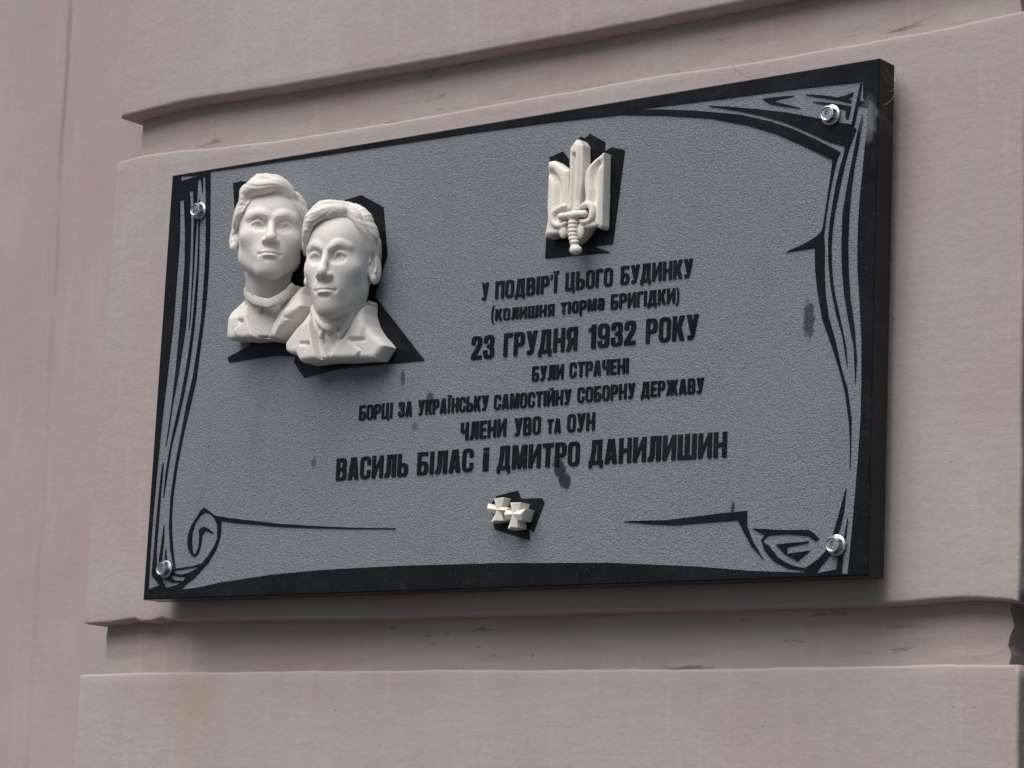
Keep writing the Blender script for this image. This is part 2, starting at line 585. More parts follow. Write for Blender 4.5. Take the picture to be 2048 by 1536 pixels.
loop = [(372, 1167), (390, 1153), (402, 1139), (415, 1125), (431, 1099), (438.5, 1077.5), (441.5, 1058), (441, 1041), (470, 1045), (560, 1053), (650, 1056), (700, 1057), (790, 1057.3), (790, 1056.2), (700, 1055), (650, 1053),
        (560, 1047.5), (460, 1036), (429, 1031), (421, 1024), (407.5, 1015), (401, 1021), (395, 1031), (383, 1049), (376, 1068), (374, 1085), (376, 1099), (381, 1108), (388, 1113.5), (396, 1106), (401, 1090), (404, 1067), (410, 1061), (427, 1066),
        (417, 1058), (407.5, 1053), (401, 1056), (397, 1061), (398.3, 1075), (396.5, 1093), (391.5, 1106), (388, 1109.5), (384.5, 1103), (382.5, 1084), (384, 1064), (391, 1043), (400, 1030), (409, 1024), (418, 1026),
        (427, 1034), (434, 1050), (434, 1077), (428, 1092), (418, 1108), (404, 1126), (385, 1132)]
H2 = E_right[:1] + [(600, 317.3), (932, 267), (1100, 244)] + J_lower + J_upper + W_right + bottom + loop + E_right[:0:-1]
A_in = [(296, 1179), (300, 1099), (306, 1021), (314, 934), (323, 843), (333.5, 755), (346, 646), (353, 554), (358, 487), (359.4, 430), (359, 400)]
B_right = [(367, 398), (368, 414), (369.6, 464), (369, 526), (364, 596), (359, 652), (351, 740), (343, 809), (331, 893), (337, 860), (344, 812), (356, 748), (371, 652), (376.6, 562), (380, 498), (381, 442), (380, 408), (378, 381), (386, 381),
           (387, 442), (386, 487), (384, 554), (381, 610), (377, 660), (379.5, 640), (383, 590), (386.8, 540), (389.5, 487), (392, 446), (393, 400), (395, 358), (401, 358), (404.4, 386), (405.2, 353)]
F_line = [(343, 1141), (338, 1150), (330, 1152), (318, 1141), (312.3, 1127), (312, 1099), (317, 1037), (320.5, 990), (326, 930), (325, 925), (321, 952), (317, 990), (314, 1021), (311, 1052), (307.5, 1099), (303, 1143), (303.5, 1152), (319, 1170)]
H1 = A_in + B_right + E_left + F_line
shard = [(361, 351.5), (404, 349.5), (382, 355.5), (362, 362)]
g1 = [(352, 1140), (370, 1137), (390, 1133.5), (398, 1133), (390, 1139), (375.5, 1146), (361, 1149), (352, 1147), (344, 1142)]
g2 = [(342, 1149.5), (357, 1152.5), (372.5, 1154), (366, 1161.6), (353, 1161), (345, 1158)]
g3 = [(322, 1157), (331.5, 1158.5), (343, 1164.5), (360, 1164), (357, 1168), (346, 1172), (334, 1175), (331, 1174)]
outer = [(0.0, 0.0), (W, 0.0), (W, H), (0.0, H)]
B = MB()
holes = [uv(q) for q in (H1, H2, shard, g1, g2, g3)]
inset = 0.0016
B.prism([rect(inset)] + holes, 0.0, y0 + 0.0001)
# the worn arris between the border and the slab's edges
k = len(B.v)
ring = [(p[0], 0.0, p[1]) for p in rect(inset)] + [(p[0], 0.0014, p[1]) for p in corner] + [(p[0], y0, p[1]) for p in corner]
B.add(ring, [(i, 4 + i, 4 + (i + 1) % 4, (i + 1) % 4) for i in range(4)] + [(4 + i, 8 + i, 8 + (i + 1) % 4, 4 + (i + 1) % 4) for i in range(4)])
B.build('polished_border', GRANITE, plaque)

lift = [0]


def raised(name, polys, parent=plaque):
    B = MB()
    for q in polys:
        lift[0] += 1
        B.prism([uv(q)], -0.00004 - 0.00001 * (lift[0] % 9), y0)
    return B.build(name, GRANITE, parent)


D2 = [(397.6, 397), (396.7, 445), (395.6, 487), (394, 532), (390.6, 571), (387.5, 610), (383.5, 652), (376.2, 708), (370, 745), (360.6, 796), (345, 865), (337, 909), (331, 946), (326, 996),
      (334, 946), (342.5, 890), (352.5, 852), (367.3, 787), (376, 740), (381, 708), (388, 652), (392, 610), (394.5, 570), (397, 520), (398.4, 445), (398.6, 400)]
Gl = [(327.5, 1050), (323, 1081), (318, 1115), (317, 1126), (322, 1124), (327, 1081)]
Hl = [(331, 1096), (328.6, 1122), (332.8, 1122)]
K = [(1416.6, 211.5), (1449.6, 212.5), (1509.5, 217.5), (1569, 224), (1614, 232), (1644, 238), (1671, 244), (1702, 248), (1712, 258), (1707, 270.7), (1698, 294.6), (1692, 315.6), (1683, 354.5), (1674, 399), (1668, 429), (1663, 470), (1662, 500), (1663, 539), (1666, 570),
     (1671, 598), (1681, 643), (1691.5, 695), (1694, 734), (1684, 671), (1671, 625), (1661.5, 577), (1656.5, 525), (1656, 480), (1659, 445), (1663.7, 414), (1671, 369.5), (1680, 333.5), (1687.6, 306.6), (1689.5, 291.6), (1659, 284), (1614, 263), (1569, 244), (1524.5, 231), (1479.5, 221.5), (1440, 215)]
L = [(1723.5, 228.7), (1716, 258.7), (1707, 303.6), (1698, 348.5), (1690.6, 390), (1684.6, 429), (1682.5, 489), (1683.5, 539), (1688, 588.5), (1696, 638), (1707, 692.5), (1710, 766), (1712.7, 717), (1707.8, 653), (1700, 598), (1696, 539), (1695.3, 489), (1698, 423), (1702.6, 375.5), (1707, 339.5), (1716, 291.6), (1725, 234.7)]
N1 = [(1524.5, 197), (1555, 193.5), (1587, 191), (1565, 196), (1551, 199), (1549, 203), (1570, 208), (1599, 215.5), (1565, 211.5), (1539, 206.5)]
N2 = [(1610, 188.5), (1644, 190), (1674, 194.5), (1690, 191), (1706, 184), (1703, 193), (1690, 197), (1702, 199.5), (1700.5, 205), (1662, 197.5), (1630, 192.5)]
N3 = [(1625, 203), (1660, 205.5), (1701.5, 212), (1699.6, 222), (1696, 236), (1691, 236), (1691.5, 219), (1659, 211)]
N4 = [(1720.5, 166), (1723.7, 167), (1716, 210), (1708, 250), (1702, 252), (1712, 205)]
N5 = [(1716, 200), (1736.5, 204), (1735, 213), (1714, 210)]
raised('scroll_ornament', [K, L, N1, N2, N3, N4, N5])
raised('scroll_ornament', [D2, Gl, Hl])
P = [(1247, 1042.2), (1333, 1040), (1390, 1033), (1440, 1026.5), (1493, 1021.5), (1493, 1050), (1503, 1079), (1527, 1119.5), (1502, 1092), (1486, 1062), (1475, 1039.5), (1418, 1043.5), (1347, 1049.5), (1291, 1046.5)]
Q = [(1504.6, 1056.5), (1560, 1059.7), (1616.5, 1059.5), (1627, 1066), (1637, 1077), (1630, 1081), (1616, 1071), (1575, 1067.5), (1538, 1069.5), (1528, 1076), (1525, 1083.5), (1536, 1090), (1554, 1113), (1570, 1124), (1588, 1132), (1610, 1136), (1636, 1118), (1653, 1100), (1660, 1082), (1666, 1066),
     (1676, 1033.5), (1684.5, 1002), (1691.7, 976), (1687.5, 1019), (1680, 1053), (1672, 1078), (1668, 1098), (1656, 1114), (1640, 1133), (1628, 1150), (1611, 1147), (1606, 1141), (1574, 1136), (1546, 1121.5), (1529, 1101.5), (1521.6, 1080), (1530, 1070.5)]
Rl = [(1551, 1089), (1580, 1085.5), (1617, 1082.5), (1614, 1085.5), (1574, 1093), (1573, 1107.5), (1619, 1101), (1594, 1121.5), (1568, 1107)]
Sl = [(1695, 1035), (1690.5, 1080), (1686, 1110), (1682, 1148.5), (1671, 1148.5), (1632, 1146.5), (1672.5, 1138.5), (1676, 1112), (1681, 1092), (1688, 1072)]
raised('scroll_ornament', [P, Q, Rl, Sl])

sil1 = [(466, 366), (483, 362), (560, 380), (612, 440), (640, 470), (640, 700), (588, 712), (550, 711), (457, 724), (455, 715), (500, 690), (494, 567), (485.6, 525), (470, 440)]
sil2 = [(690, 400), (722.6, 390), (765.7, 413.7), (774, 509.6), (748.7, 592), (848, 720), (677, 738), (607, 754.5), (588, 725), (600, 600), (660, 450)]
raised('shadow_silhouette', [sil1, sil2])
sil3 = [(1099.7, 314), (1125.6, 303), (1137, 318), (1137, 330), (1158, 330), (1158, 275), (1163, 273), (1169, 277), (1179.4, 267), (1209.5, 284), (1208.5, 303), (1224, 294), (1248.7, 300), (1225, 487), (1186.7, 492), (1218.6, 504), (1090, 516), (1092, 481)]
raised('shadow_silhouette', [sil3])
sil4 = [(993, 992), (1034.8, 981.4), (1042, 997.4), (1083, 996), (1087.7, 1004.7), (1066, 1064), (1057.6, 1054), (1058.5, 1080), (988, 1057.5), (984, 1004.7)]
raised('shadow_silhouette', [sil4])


# ------------------------------------------------------------------ lettering: a heavy condensed face drawn as outlines
def rr(x0, y0, x1, y1, bl=0, br=0, tr=0, tl=0, n=5):
    p = []
    for (cx, cy, r, a0) in ((x1 - br, y0 + br, br, -90), (x1 - tr, y1 - tr, tr, 0), (x0 + tl, y1 - tl, tl, 90), (x0 + bl, y0 + bl, bl, 180)):
        if r == 0:
            p.append((cx, cy))
        else:
            for k in range(n + 1):
                q = math.radians(a0 + 90 * k / n)
                p.append((cx + r * math.cos(q), cy + r * math.sin(q)))
    return p


def R_(x0, y0, x1, y1):
    return [[(x0, y0), (x1, y0), (x1, y1), (x0, y1)]]


def ring(x0, y0, x1, y1, s=0.185, b=0.14, r=0.2, q=0.06):
    return [rr(x0, y0, x1, y1, r, r, r, r), rr(x0 + s, y0 + b, x1 - s, y1 - b, q, q, q, q)]


def carc(x0, y0, x1, y1, lo, hi, s=0.185, b=0.14, r=0.2, q=0.06, flip=False):
    """a ring open on the right between heights lo and hi (on the left if flip)"""
    def walk(o):
        o = [p for p in o]
        up = [p for p in o if not (p[0] > (x0 + x1) / 2 and p[1] < hi and p[1] > (y0 + y1) / 2 - 9 and p[1] < (lo + hi) / 2)]
        return up
    out = rr(x0, y0, x1, y1, r, r, r, r)
    inn = rr(x0 + s, y0 + b, x1 - s, y1 - b, q, q, q, q)
    n = 6
    # order of rr: br corner, tr corner, tl corner, bl corner
    o = [(x1, hi)] + out[n:2 * n] + out[2 * n:3 * n] + out[3 * n:] + out[:n] + [(x1, lo)]
    i = [(x1 - s, hi)] + inn[n:2 * n] + inn[2 * n:3 * n] + inn[3 * n:] + inn[:n] + [(x1 - s, lo)]
    poly = o + i[::-1]
    if flip:
        poly = [(x0 + x1 - p[0], p[1]) for p in poly]
    return [poly]


s = 0.19
G = {}
G['О'] = (0.56, [ring(0, 0, 0.56, 1)])
G['С'] = (0.55, [carc(0, 0, 0.55, 1, 0.38, 0.62)])
bowl_t = [rr(0.1, 0.40, 0.55, 1, 0, 0.2, 0.2, 0), rr(s, 0.54, 0.345, 0.86, 0, 0.05, 0.05, 0)]
bowl_b = [rr(0.1, 0, 0.56, 0.58, 0, 0.2, 0.2, 0), rr(s, 0.14, 0.35, 0.44, 0, 0.05, 0.05, 0)]
G['Р'] = (0.55, [R_(0, 0, s, 1), bowl_t])
G['Я'] = (0.55, [R_(0.55 - s, 0, 0.55, 1), [[(0.55 - x, y) for x, y in c] for c in bowl_t], [[(0, 0), (0.215, 0), (0.35, 0.44), (0.13, 0.46)]]])
G['В'] = (0.57, [R_(0, 0, s, 1), [rr(0.1, 0, 0.57, 0.545, 0, 0.18, 0.16, 0), rr(s, 0.14, 0.36, 0.43, 0, 0.05, 0.05, 0)], [rr(0.1, 0.49, 0.55, 1, 0, 0.14, 0.18, 0), rr(s, 0.58, 0.34, 0.86, 0, 0.05, 0.05, 0)]])
G['Б'] = (0.56, [R_(0, 0, s, 1), R_(0, 0.85, 0.52, 1), bowl_b])
G['Ь'] = (0.56, [R_(0, 0, s, 1), bowl_b])
G['Г'] = (0.45, [R_(0, 0, s, 1), R_(0, 0.84, 0.45, 1)])
G['П'] = (0.58, [R_(0, 0, s, 1), R_(0.58 - s, 0, 0.58, 1), R_(0, 0.85, 0.58, 1)])
G['Н'] = (0.58, [R_(0, 0, s, 1), R_(0.58 - s, 0, 0.58, 1), R_(0, 0.42, 0.58, 0.58)])
dI = [[(s - 0.03, 0.02), (0.42, 0.66), (0.42, 0.98), (s - 0.03, 0.36)]]
G['И'] = (0.60, [R_(0, 0, s, 1), R_(0.60 - s, 0, 0.60, 1), dI])
G['Й'] = (0.60, [R_(0, 0, s, 1), R_(0.60 - s, 0, 0.60, 1), dI, [[(0.13, 1.17), (0.2, 1.08), (0.3, 1.05), (0.4, 1.08), (0.47, 1.17), (0.37, 1.17), (0.3, 1.13), (0.23, 1.17)]]])
G['І'] = (s, [R_(0, 0, s, 1)])
G['Ї'] = (0.27, [R_(0.027, 0, 0.027 + s, 1), R_(-0.03, 1.06, 0.1, 1.19), R_(0.17, 1.06, 0.30, 1.19)])
G['і'] = (s, [R_(0, 0, s, 0.80), R_(0, 0.87, s, 1.0)])
G['У'] = (0.56, [[[(0, 1), (0.225, 1), (0.345, 0.40), (0.20, 0.26)]], [[(0.56, 1), (0.345, 1), (0.265, 0.45), (0.235, 0.25), (0.20, 0.17), (0.06, 0.155), (0.06, 0), (0.25, 0), (0.34, 0.04), (0.39, 0.13)]]])
G['К'] = (0.58, [R_(0, 0, s, 1), [[(0.35, 1), (0.57, 1), (0.40, 0.52), (0.18, 0.44), (0.2, 0.56)]], [[(0.18, 0.57), (0.36, 0.62), (0.41, 0.53), (0.59, 0), (0.36, 0), (0.2, 0.46)]]])
G['А'] = (0.58, [[[(0, 0), (0.145, 1), (0.435, 1), (0.58, 0), (0.36, 0), (0.342, 0.18), (0.238, 0.18), (0.22, 0)], [(0.252, 0.33), (0.328, 0.33), (0.29, 0.80)]]])
G['Д'] = (0.67, [R_(0, 0, 0.67, 0.15), R_(0, -0.14, 0.16, 0.02), R_(0.51, -0.14, 0.67, 0.02), R_(0.40, 0.1, 0.61, 1), R_(0.14, 0.85, 0.61, 1), [[(0.05, 0.1), (0.25, 0.1), (0.325, 0.6), (0.33, 1), (0.14, 1), (0.13, 0.6)]]])
G['Л'] = (0.60, [R_(0.385, 0, 0.60, 1), R_(0.11, 0.85, 0.6, 1), [[(0.11, 1), (0.32, 1), (0.315, 0.32), (0.29, 0.1), (0.2, 0.005), (0, 0), (0, 0.15), (0.07, 0.17), (0.10, 0.3)]]])
G['М'] = (0.74, [R_(0, 0, 0.19, 1), R_(0.55, 0, 0.74, 1), [[(0.05, 1), (0.255, 1), (0.37, 0.42), (0.485, 1), (0.69, 1), (0.455, 0), (0.285, 0)]]])
G['Ц'] = (0.63, [R_(0, 0, s, 1), R_(0.36, 0, 0.575, 1), R_(0, 0, 0.63, 0.15), R_(0.47, -0.14, 0.63, 0.02)])
G['Ш'] = (0.85, [R_(0, 0, 0.205, 1), R_(0.322, 0, 0.527, 1), R_(0.645, 0, 0.85, 1), R_(0, 0, 0.85, 0.15)])
G['Ч'] = (0.56, [R_(0.345, 0, 0.56, 1), [rr(0, 0.40, 0.4, 1, 0.16, 0, 0, 0), [(s, 0.56), (0.345, 0.56), (0.345, 1.0), (s, 1.0)]]])
G['Ч'] = (0.56, [R_(0.345, 0, 0.56, 1), [[(0, 1), (0, 0.55), (0.03, 0.45), (0.1, 0.40), (0.4, 0.40), (0.4, 0.545), (0.25, 0.545), (0.215, 0.58), (0.215, 1)]]])
G['Т'] = (0.54, [R_(0.163, 0, 0.377, 1), R_(0, 0.84, 0.54, 1)])
G['Е'] = (0.46, [R_(0, 0, s, 1), R_(0, 0, 0.46, 0.155), R_(0, 0.43, 0.43, 0.58), R_(0, 0.845, 0.46, 1)])
G['Ж'] = (0.90, [R_(0.345, 0, 0.555, 1)] + [[[(0.45 + d * x, y) for x, y in q]] for d in (1, -1) for q in
                 ([(0.23, 1), (0.44, 1), (0.27, 0.52), (0.08, 0.44), (0.08, 0.56)], [(0.08, 0.57), (0.22, 0.61), (0.28, 0.53), (0.45, 0), (0.235, 0), (0.09, 0.46)])])
three = [carc(0, 0.455, 0.54, 1, 0.60, 0.70, flip=True, b=0.14, r=0.19), carc(0, 0, 0.55, 0.565, 0.28, 0.38, flip=True, b=0.14, r=0.19)]
three_c = [three[0], three[1]]
G['З'] = (0.55, [carc(0, 0.45, 0.54, 1, 0.46, 0.68, flip=True, b=0.14, r=0.19)])
sp3 = [[(0.14, 0.43), (0.4, 0.43), (0.4, 0.57), (0.14, 0.57)]]


def hook(y0, y1, lo_open, hi_open):
    """right half of a ring with the left side cut between lo_open and hi_open"""
    return carc(0, y0, 0.55, y1, lo_open, hi_open, flip=True, b=0.14, r=0.2)


def three_pieces():
    top = [(0, 0.68), (0, 0.80)] + rr(0, 0.4, 0.54, 1, 0, 0, 0.2, 0.2)[1:][:12] if False else None
    up = []
    o = [(0.0, 0.68), (0.0, 0.82), (0.03, 0.93), (0.11, 0.985), (0.2, 1.0), (0.34, 1.0), (0.44, 0.985), (0.51, 0.93), (0.54, 0.83), (0.54, 0.66), (0.52, 0.57), (0.45, 0.51),
         (0.53, 0.45), (0.55, 0.36), (0.55, 0.17), (0.52, 0.07), (0.45, 0.015), (0.34, 0.0), (0.2, 0.0), (0.1, 0.015), (0.03, 0.07), (0.0, 0.18), (0.0, 0.36),
         (0.2, 0.36), (0.2, 0.19), (0.225, 0.14), (0.28, 0.13), (0.33, 0.15), (0.345, 0.2), (0.345, 0.36), (0.33, 0.42), (0.27, 0.45), (0.18, 0.45),
         (0.18, 0.57), (0.27, 0.58), (0.32, 0.61), (0.335, 0.67), (0.335, 0.80), (0.32, 0.85), (0.27, 0.87), (0.22, 0.85), (0.205, 0.80), (0.205, 0.68)]
    return [[o]]


G['З'] = (0.55, three_pieces())
G['3'] = (0.55, three_pieces())
G['2'] = (0.54, [[[(0, 0.64), (0, 0.82), (0.03, 0.93), (0.11, 0.985), (0.2, 1), (0.34, 1), (0.44, 0.985), (0.51, 0.93), (0.54, 0.83), (0.54, 0.68), (0.5, 0.55), (0.25, 0.16), (0.54, 0.16), (0.54, 0), (0, 0), (0, 0.14), (0.29, 0.58), (0.33, 0.70), (0.33, 0.81), (0.31, 0.86), (0.27, 0.87), (0.22, 0.86), (0.205, 0.80), (0.205, 0.64)]]])
G['1'] = (0.38, [R_(0.155, 0, 0.375, 1), [[(0, 0.72), (0, 0.84), (0.10, 0.87), (0.18, 0.93), (0.21, 1), (0.21, 0.73)]]])
G['9'] = (0.55, [ring(0, 0.37, 0.55, 1, b=0.135, r=0.19), [[(0.345, 0.3), (0.55, 0.3), (0.55, 0.6), (0.345, 0.6)]],
                 [[(0.55, 0.4), (0.55, 0.17), (0.52, 0.07), (0.45, 0.015), (0.34, 0), (0.2, 0), (0.1, 0.015), (0.03, 0.07), (0, 0.18), (0, 0.28), (0.205, 0.28), (0.205, 0.19), (0.225, 0.145), (0.275, 0.13), (0.325, 0.15), (0.345, 0.2), (0.345, 0.4)]]])
G["'"] = (0.13, [[[(0, 1), (0.13, 1), (0.13, 0.86), (0.05, 0.70), (0, 0.72), (0.04, 0.84), (0, 0.85)]]])


def scaled(g, k, dy=0.0, kx=0.86):
    w, ps = g
    return (w * kx, [[[(x * kx, y * k + dy) for x, y in c] for c in p] for p in ps])


XH = 0.78
for lo, hi in zip('колишнятм', 'КОЛИШНЯТМ'):
    G[lo] = scaled(G[hi], XH)
G['р'] = scaled(G['Р'], 1.0, -0.22)
G['а'] = (0.47, [R_(0.285, 0, 0.47, 0.6), [[(0.02, 0.52), (0.02, 0.64), (0.07, 0.74), (0.16, 0.78), (0.32, 0.78), (0.42, 0.74), (0.47, 0.64), (0.47, 0.5), (0.285, 0.5), (0.285, 0.62), (0.25, 0.67), (0.21, 0.65), (0.2, 0.6), (0.2, 0.52)]],
                 [rr(0, 0, 0.32, 0.44, 0.12, 0.05, 0.05, 0.12), rr(0.19, 0.11, 0.285, 0.33, 0.03, 0.03, 0.03, 0.03)]])
G['ю'] = (0.74, [R_(0, 0, 0.18, XH), R_(0.1, 0.32, 0.36, 0.46), ring(0.29, 0, 0.74, XH, s=0.165, b=0.12, r=0.16, q=0.05)])
G['('] = (0.2, [[[(0.2, 1.02), (0.1, 1.02), (0.02, 0.75), (0, 0.4), (0.02, 0.1), (0.1, -0.18), (0.2, -0.18), (0.13, 0.1), (0.115, 0.4), (0.13, 0.75)]]])
G[')'] = (0.2, [[[(0.2 - x, y) for x, y in G['('][1][0][0]]]])


def words(line):
    """one raised line of the inscription; each word = (text, left baseline px, right baseline px, cap height px)"""
    B = MB()
    k = 0
    for text, (ax, ay), (bx, by), cap in line:
        A, Bp = px(ax, ay), px(bx, by)
        up = px((ax + bx) / 2, (ay + by) / 2 - cap)
        mid = px((ax + bx) / 2, (ay + by) / 2)
        hgt = up[2] - mid[2]
        adv = [G[ch][0] for ch in text]
        gap = 0.085
        tot = sum(adv) + gap * (len(text) - 1)
        x = 0.0
        for ch, w in zip(text, adv):
            for piece in G[ch][1]:
                k += 1
                cs = []
                for c in piece:
                    q = []
                    for (u, v) in c:
                        t = (x + u) / tot
                        q.append((A[0] + (Bp[0] - A[0]) * t, A[2] + (Bp[2] - A[2]) * t + v * hgt))
                    cs.append(q)
                B.prism(cs, -0.00003 - 0.00002 * (k % 7), y0)
            x += w + gap
    return B.build('inscription_line', GRANITE, plaque)


words([('У', (962, 600.5), (975.5, 599.3), 34.5), ("ПОДВІР'Ї", (989.5, 597.8), (1114.5, 583.6), 35), ('ЦЬОГО', (1129.5, 581.5), (1224, 571), 36), ('БУДИНКУ', (1240.5, 569), (1384, 553.6), 36.8)])
words([('(колишня', (981.7, 642), (1107.5, 630.8), 29.8), ('тюрма', (1120, 628.7), (1207.5, 618), 29.8), ('БРИГІДКИ)', (1220.4, 618.6), (1357, 605), 30)])
words([('23', (941, 719), (986.8, 715.6), 46), ('ГРУДНЯ', (1006, 713.3), (1153.2, 700), 46.7), ('1932', (1175, 697.3), (1270, 688), 47.5), ('РОКУ', (1290.5, 686.6), (1395, 677), 49)])
words([('БУЛИ', (1063, 762.4), (1126, 757.2), 29.4), ('СТРАЧЕНІ', (1138, 755), (1256, 746), 30)])
words([('БОРЦІ', (717, 840.5), (783.5, 835), 29.6), ('ЗА', (795.4, 833.8), (822.8, 832), 29.6), ('УКРАЇНСЬКУ', (834.8, 830), (975.2, 820), 29.8), ('САМОСТІЙНУ', (987, 819.4), (1141, 808), 30), ('СОБОРНУ', (1153.7, 805.2), (1269, 796), 30.4), ('ДЕРЖАВУ', (1281, 794.5), (1406.5, 785.5), 30.6)])
words([('ЧЛЕНИ', (919.8, 880.5), (1011, 871.8), 35), ('УВО', (1027, 872), (1080, 867), 35.3), ('ТА', (1093, 867), (1120.5, 865), 28.5), ('ОУН', (1133.5, 864), (1188.5, 859.8), 35.6)])
words([('ВАСИЛЬ', (670.7, 961), (814.5, 951.5), 44.4), ('БІЛАС', (833, 950), (945, 942.2), 45.5), ('і', (964.5, 941.5), (975.5, 941), 46), ('ДМИТРО', (993, 939.5), (1157.5, 930.5), 47.5), ('ДАНИЛИШИН', (1176.5, 929), (1452, 913.6), 49.6)])


# ------------------------------------------------------------------ sculpture: signed-distance volumes and surface nets
class Vol:
    def __init__(self, lo, hi, h):
        self.lo, self.h = np.array(lo, float), h
        n = [int((b - a) / h) + 2 for a, b in zip(lo, hi)]
        self.ax = [lo[i] + h * np.arange(n[i]) for i in range(3)]
        self.d = np.full(n, 9.0, np.float32)

    def win(self, lo, hi):
        sl = []
        for i in range(3):
            a = max(0, int((lo[i] - self.lo[i]) / self.h))
            b = min(len(self.ax[i]), int((hi[i] - self.lo[i]) / self.h) + 2)
            sl.append(slice(a, max(a, b)))
        sl = tuple(sl)
        X = self.ax[0][sl[0]].astype(np.float32)[:, None, None]
        Y = self.ax[1][sl[1]].astype(np.float32)[None, :, None]
        Z = self.ax[2][sl[2]].astype(np.float32)[None, None, :]
        return sl, X, Y, Z

    @staticmethod
    def smin(a, b, k):
        if k <= 0:
            return np.minimum(a, b)
        h = np.clip(0.5 + 0.5 * (b - a) / k, 0, 1)
        return b * (1 - h) + a * h - k * h * (1 - h)

    def put(self, sl, q, k, cut):
        a = self.d[sl]
        self.d[sl] = -Vol.smin(-a, q, k) if cut else Vol.smin(a, q, k)

    def ell(self, c, r, k=0.0, cut=False, rot=None):
        m = max(r) + 2 * k + 0.04
        sl, X, Y, Z = self.win([q - m for q in c], [q + m for q in c])
        if self.d[sl].size == 0:
            return
        x, y, z = X - c[0], Y - c[1], Z - c[2]
        if rot is not None:
            M = np.array(rot.to_matrix().transposed())
            x, y, z = (M[i][0] * x + M[i][1] * y + M[i][2] * z for i in range(3))
        k0 = np.sqrt((x / r[0]) ** 2 + (y / r[1]) ** 2 + (z / r[2]) ** 2)
        k1 = np.sqrt((x / r[0] ** 2) ** 2 + (y / r[1] ** 2) ** 2 + (z / r[2] ** 2) ** 2)
        self.put(sl, k0 * (k0 - 1) / np.maximum(k1, 1e-5), k, cut)

    def cap(self, a, b, ra, rb=None, k=0.0, cut=False):
        rb = ra if rb is None else rb
        m = max(ra, rb) + 2 * k + 0.03
        sl, X, Y, Z = self.win([min(p, q) - m for p, q in zip(a, b)], [max(p, q) + m for p, q in zip(a, b)])
        if self.d[sl].size == 0:
            return
        d = [b[i] - a[i] for i in range(3)]
        L2 = sum(q * q for q in d) + 1e-9
        t = np.clip(((X - a[0]) * d[0] + (Y - a[1]) * d[1] + (Z - a[2]) * d[2]) / L2, 0, 1)
        q = np.sqrt((X - a[0] - d[0] * t) ** 2 + (Y - a[1] - d[1] * t) ** 2 + (Z - a[2] - d[2] * t) ** 2) - (ra + (rb - ra) * t)
        self.put(sl, q, k, cut)

    def chain(self, pts, rad, k=0.0, cut=False, step=0.02):
        P = smooth_path(pts)
        if not isinstance(rad, (list, tuple)):
            rad = [rad] * len(pts)
        n = len(P)
        for i in range(n - 1):
            f0, f1 = i / (n - 1) * (len(rad) - 1), (i + 1) / (n - 1) * (len(rad) - 1)
            g = lambda f: rad[int(f)] + (rad[min(int(f) + 1, len(rad) - 1)] - rad[int(f)]) * (f - int(f))
            self.cap(P[i], P[i + 1], g(f0), g(f1), k, cut)

    def func(self, fn, mode='cut', k=0.0):
        X, Y, Z = (self.ax[0].astype(np.float32)[:, None, None], self.ax[1].astype(np.float32)[None, :, None], self.ax[2].astype(np.float32)[None, None, :])
        q = fn(X, Y, Z)
        q = np.broadcast_to(q, self.d.shape)
        if mode == 'cut':          # keep only where q < 0
            self.d = (-Vol.smin(-self.d, -q, k)).astype(np.float32)
        elif mode == 'add':
            self.d = Vol.smin(self.d, q, k).astype(np.float32)
        else:                      # displace
            self.d = (self.d + q).astype(np.float32)

    def mesh(self):
        d = self.d.copy()
        d[0], d[-1] = 1, 1
        d[:, 0], d[:, -1] = 1, 1
        d[:, :, 0], d[:, :, -1] = 1, 1
        s = d < 0
        n = np.array(d.shape) - 1
        cnt = np.zeros(n, np.int8)
        corners = [(i, j, k) for i in (0, 1) for j in (0, 1) for k in (0, 1)]
        sub = lambda A, o: A[o[0]:o[0] + n[0], o[1]:o[1] + n[1], o[2]:o[2] + n[2]]
        for o in corners:
            cnt += sub(s, o)
        act = (cnt > 0) & (cnt < 8)
        idx = np.full(n, -1, np.int64)
        I = np.argwhere(act)
        idx[act] = np.arange(len(I))
        acc = np.zeros((len(I), 3))
        num = np.zeros(len(I))
        for o in corners:
            for ax in range(3):
                if o[ax]:
                    continue
                o2 = list(o)
                o2[ax] = 1
                a = d[I[:, 0] + o[0], I[:, 1] + o[1], I[:, 2] + o[2]]
                b = d[I[:, 0] + o2[0], I[:, 1] + o2[1], I[:, 2] + o2[2]]
                c = (a < 0) != (b < 0)
                t = np.where(c, a / np.where(c, a - b, 1), 0)
                p = np.tile(np.array(o, float), (len(I), 1))
                p[:, ax] += t
                acc += p * c[:, None]
                num += c
        V = self.lo + self.h * (I + acc / num[:, None])
        faces = []
        for ax in range(3):
            u, v = (ax + 1) % 3, (ax + 2) % 3
            sa = [slice(1, -1)] * 3
            sa[ax] = slice(0, -1)
            sb = list(sa)
            sb[ax] = slice(1, None)
            A, Bq = s[tuple(sa)], s[tuple(sb)]
            e = np.argwhere(A != Bq)
            inside = A[tuple(e.T)]
            e = e + np.array([0 if q == ax else 1 for q in range(3)])

            def at(du, dv):
                q = e.copy()
                q[:, u] += du
                q[:, v] += dv
                return idx[q[:, 0], q[:, 1], q[:, 2]]
            Q = np.stack([at(-1, -1), at(0, -1), at(0, 0), at(-1, 0)], 1)
            Q[~inside] = Q[~inside][:, ::-1]
            faces.append(Q)
        Fq = np.concatenate(faces)
        Fq = Fq[(Fq >= 0).all(1)]
        return V, Fq


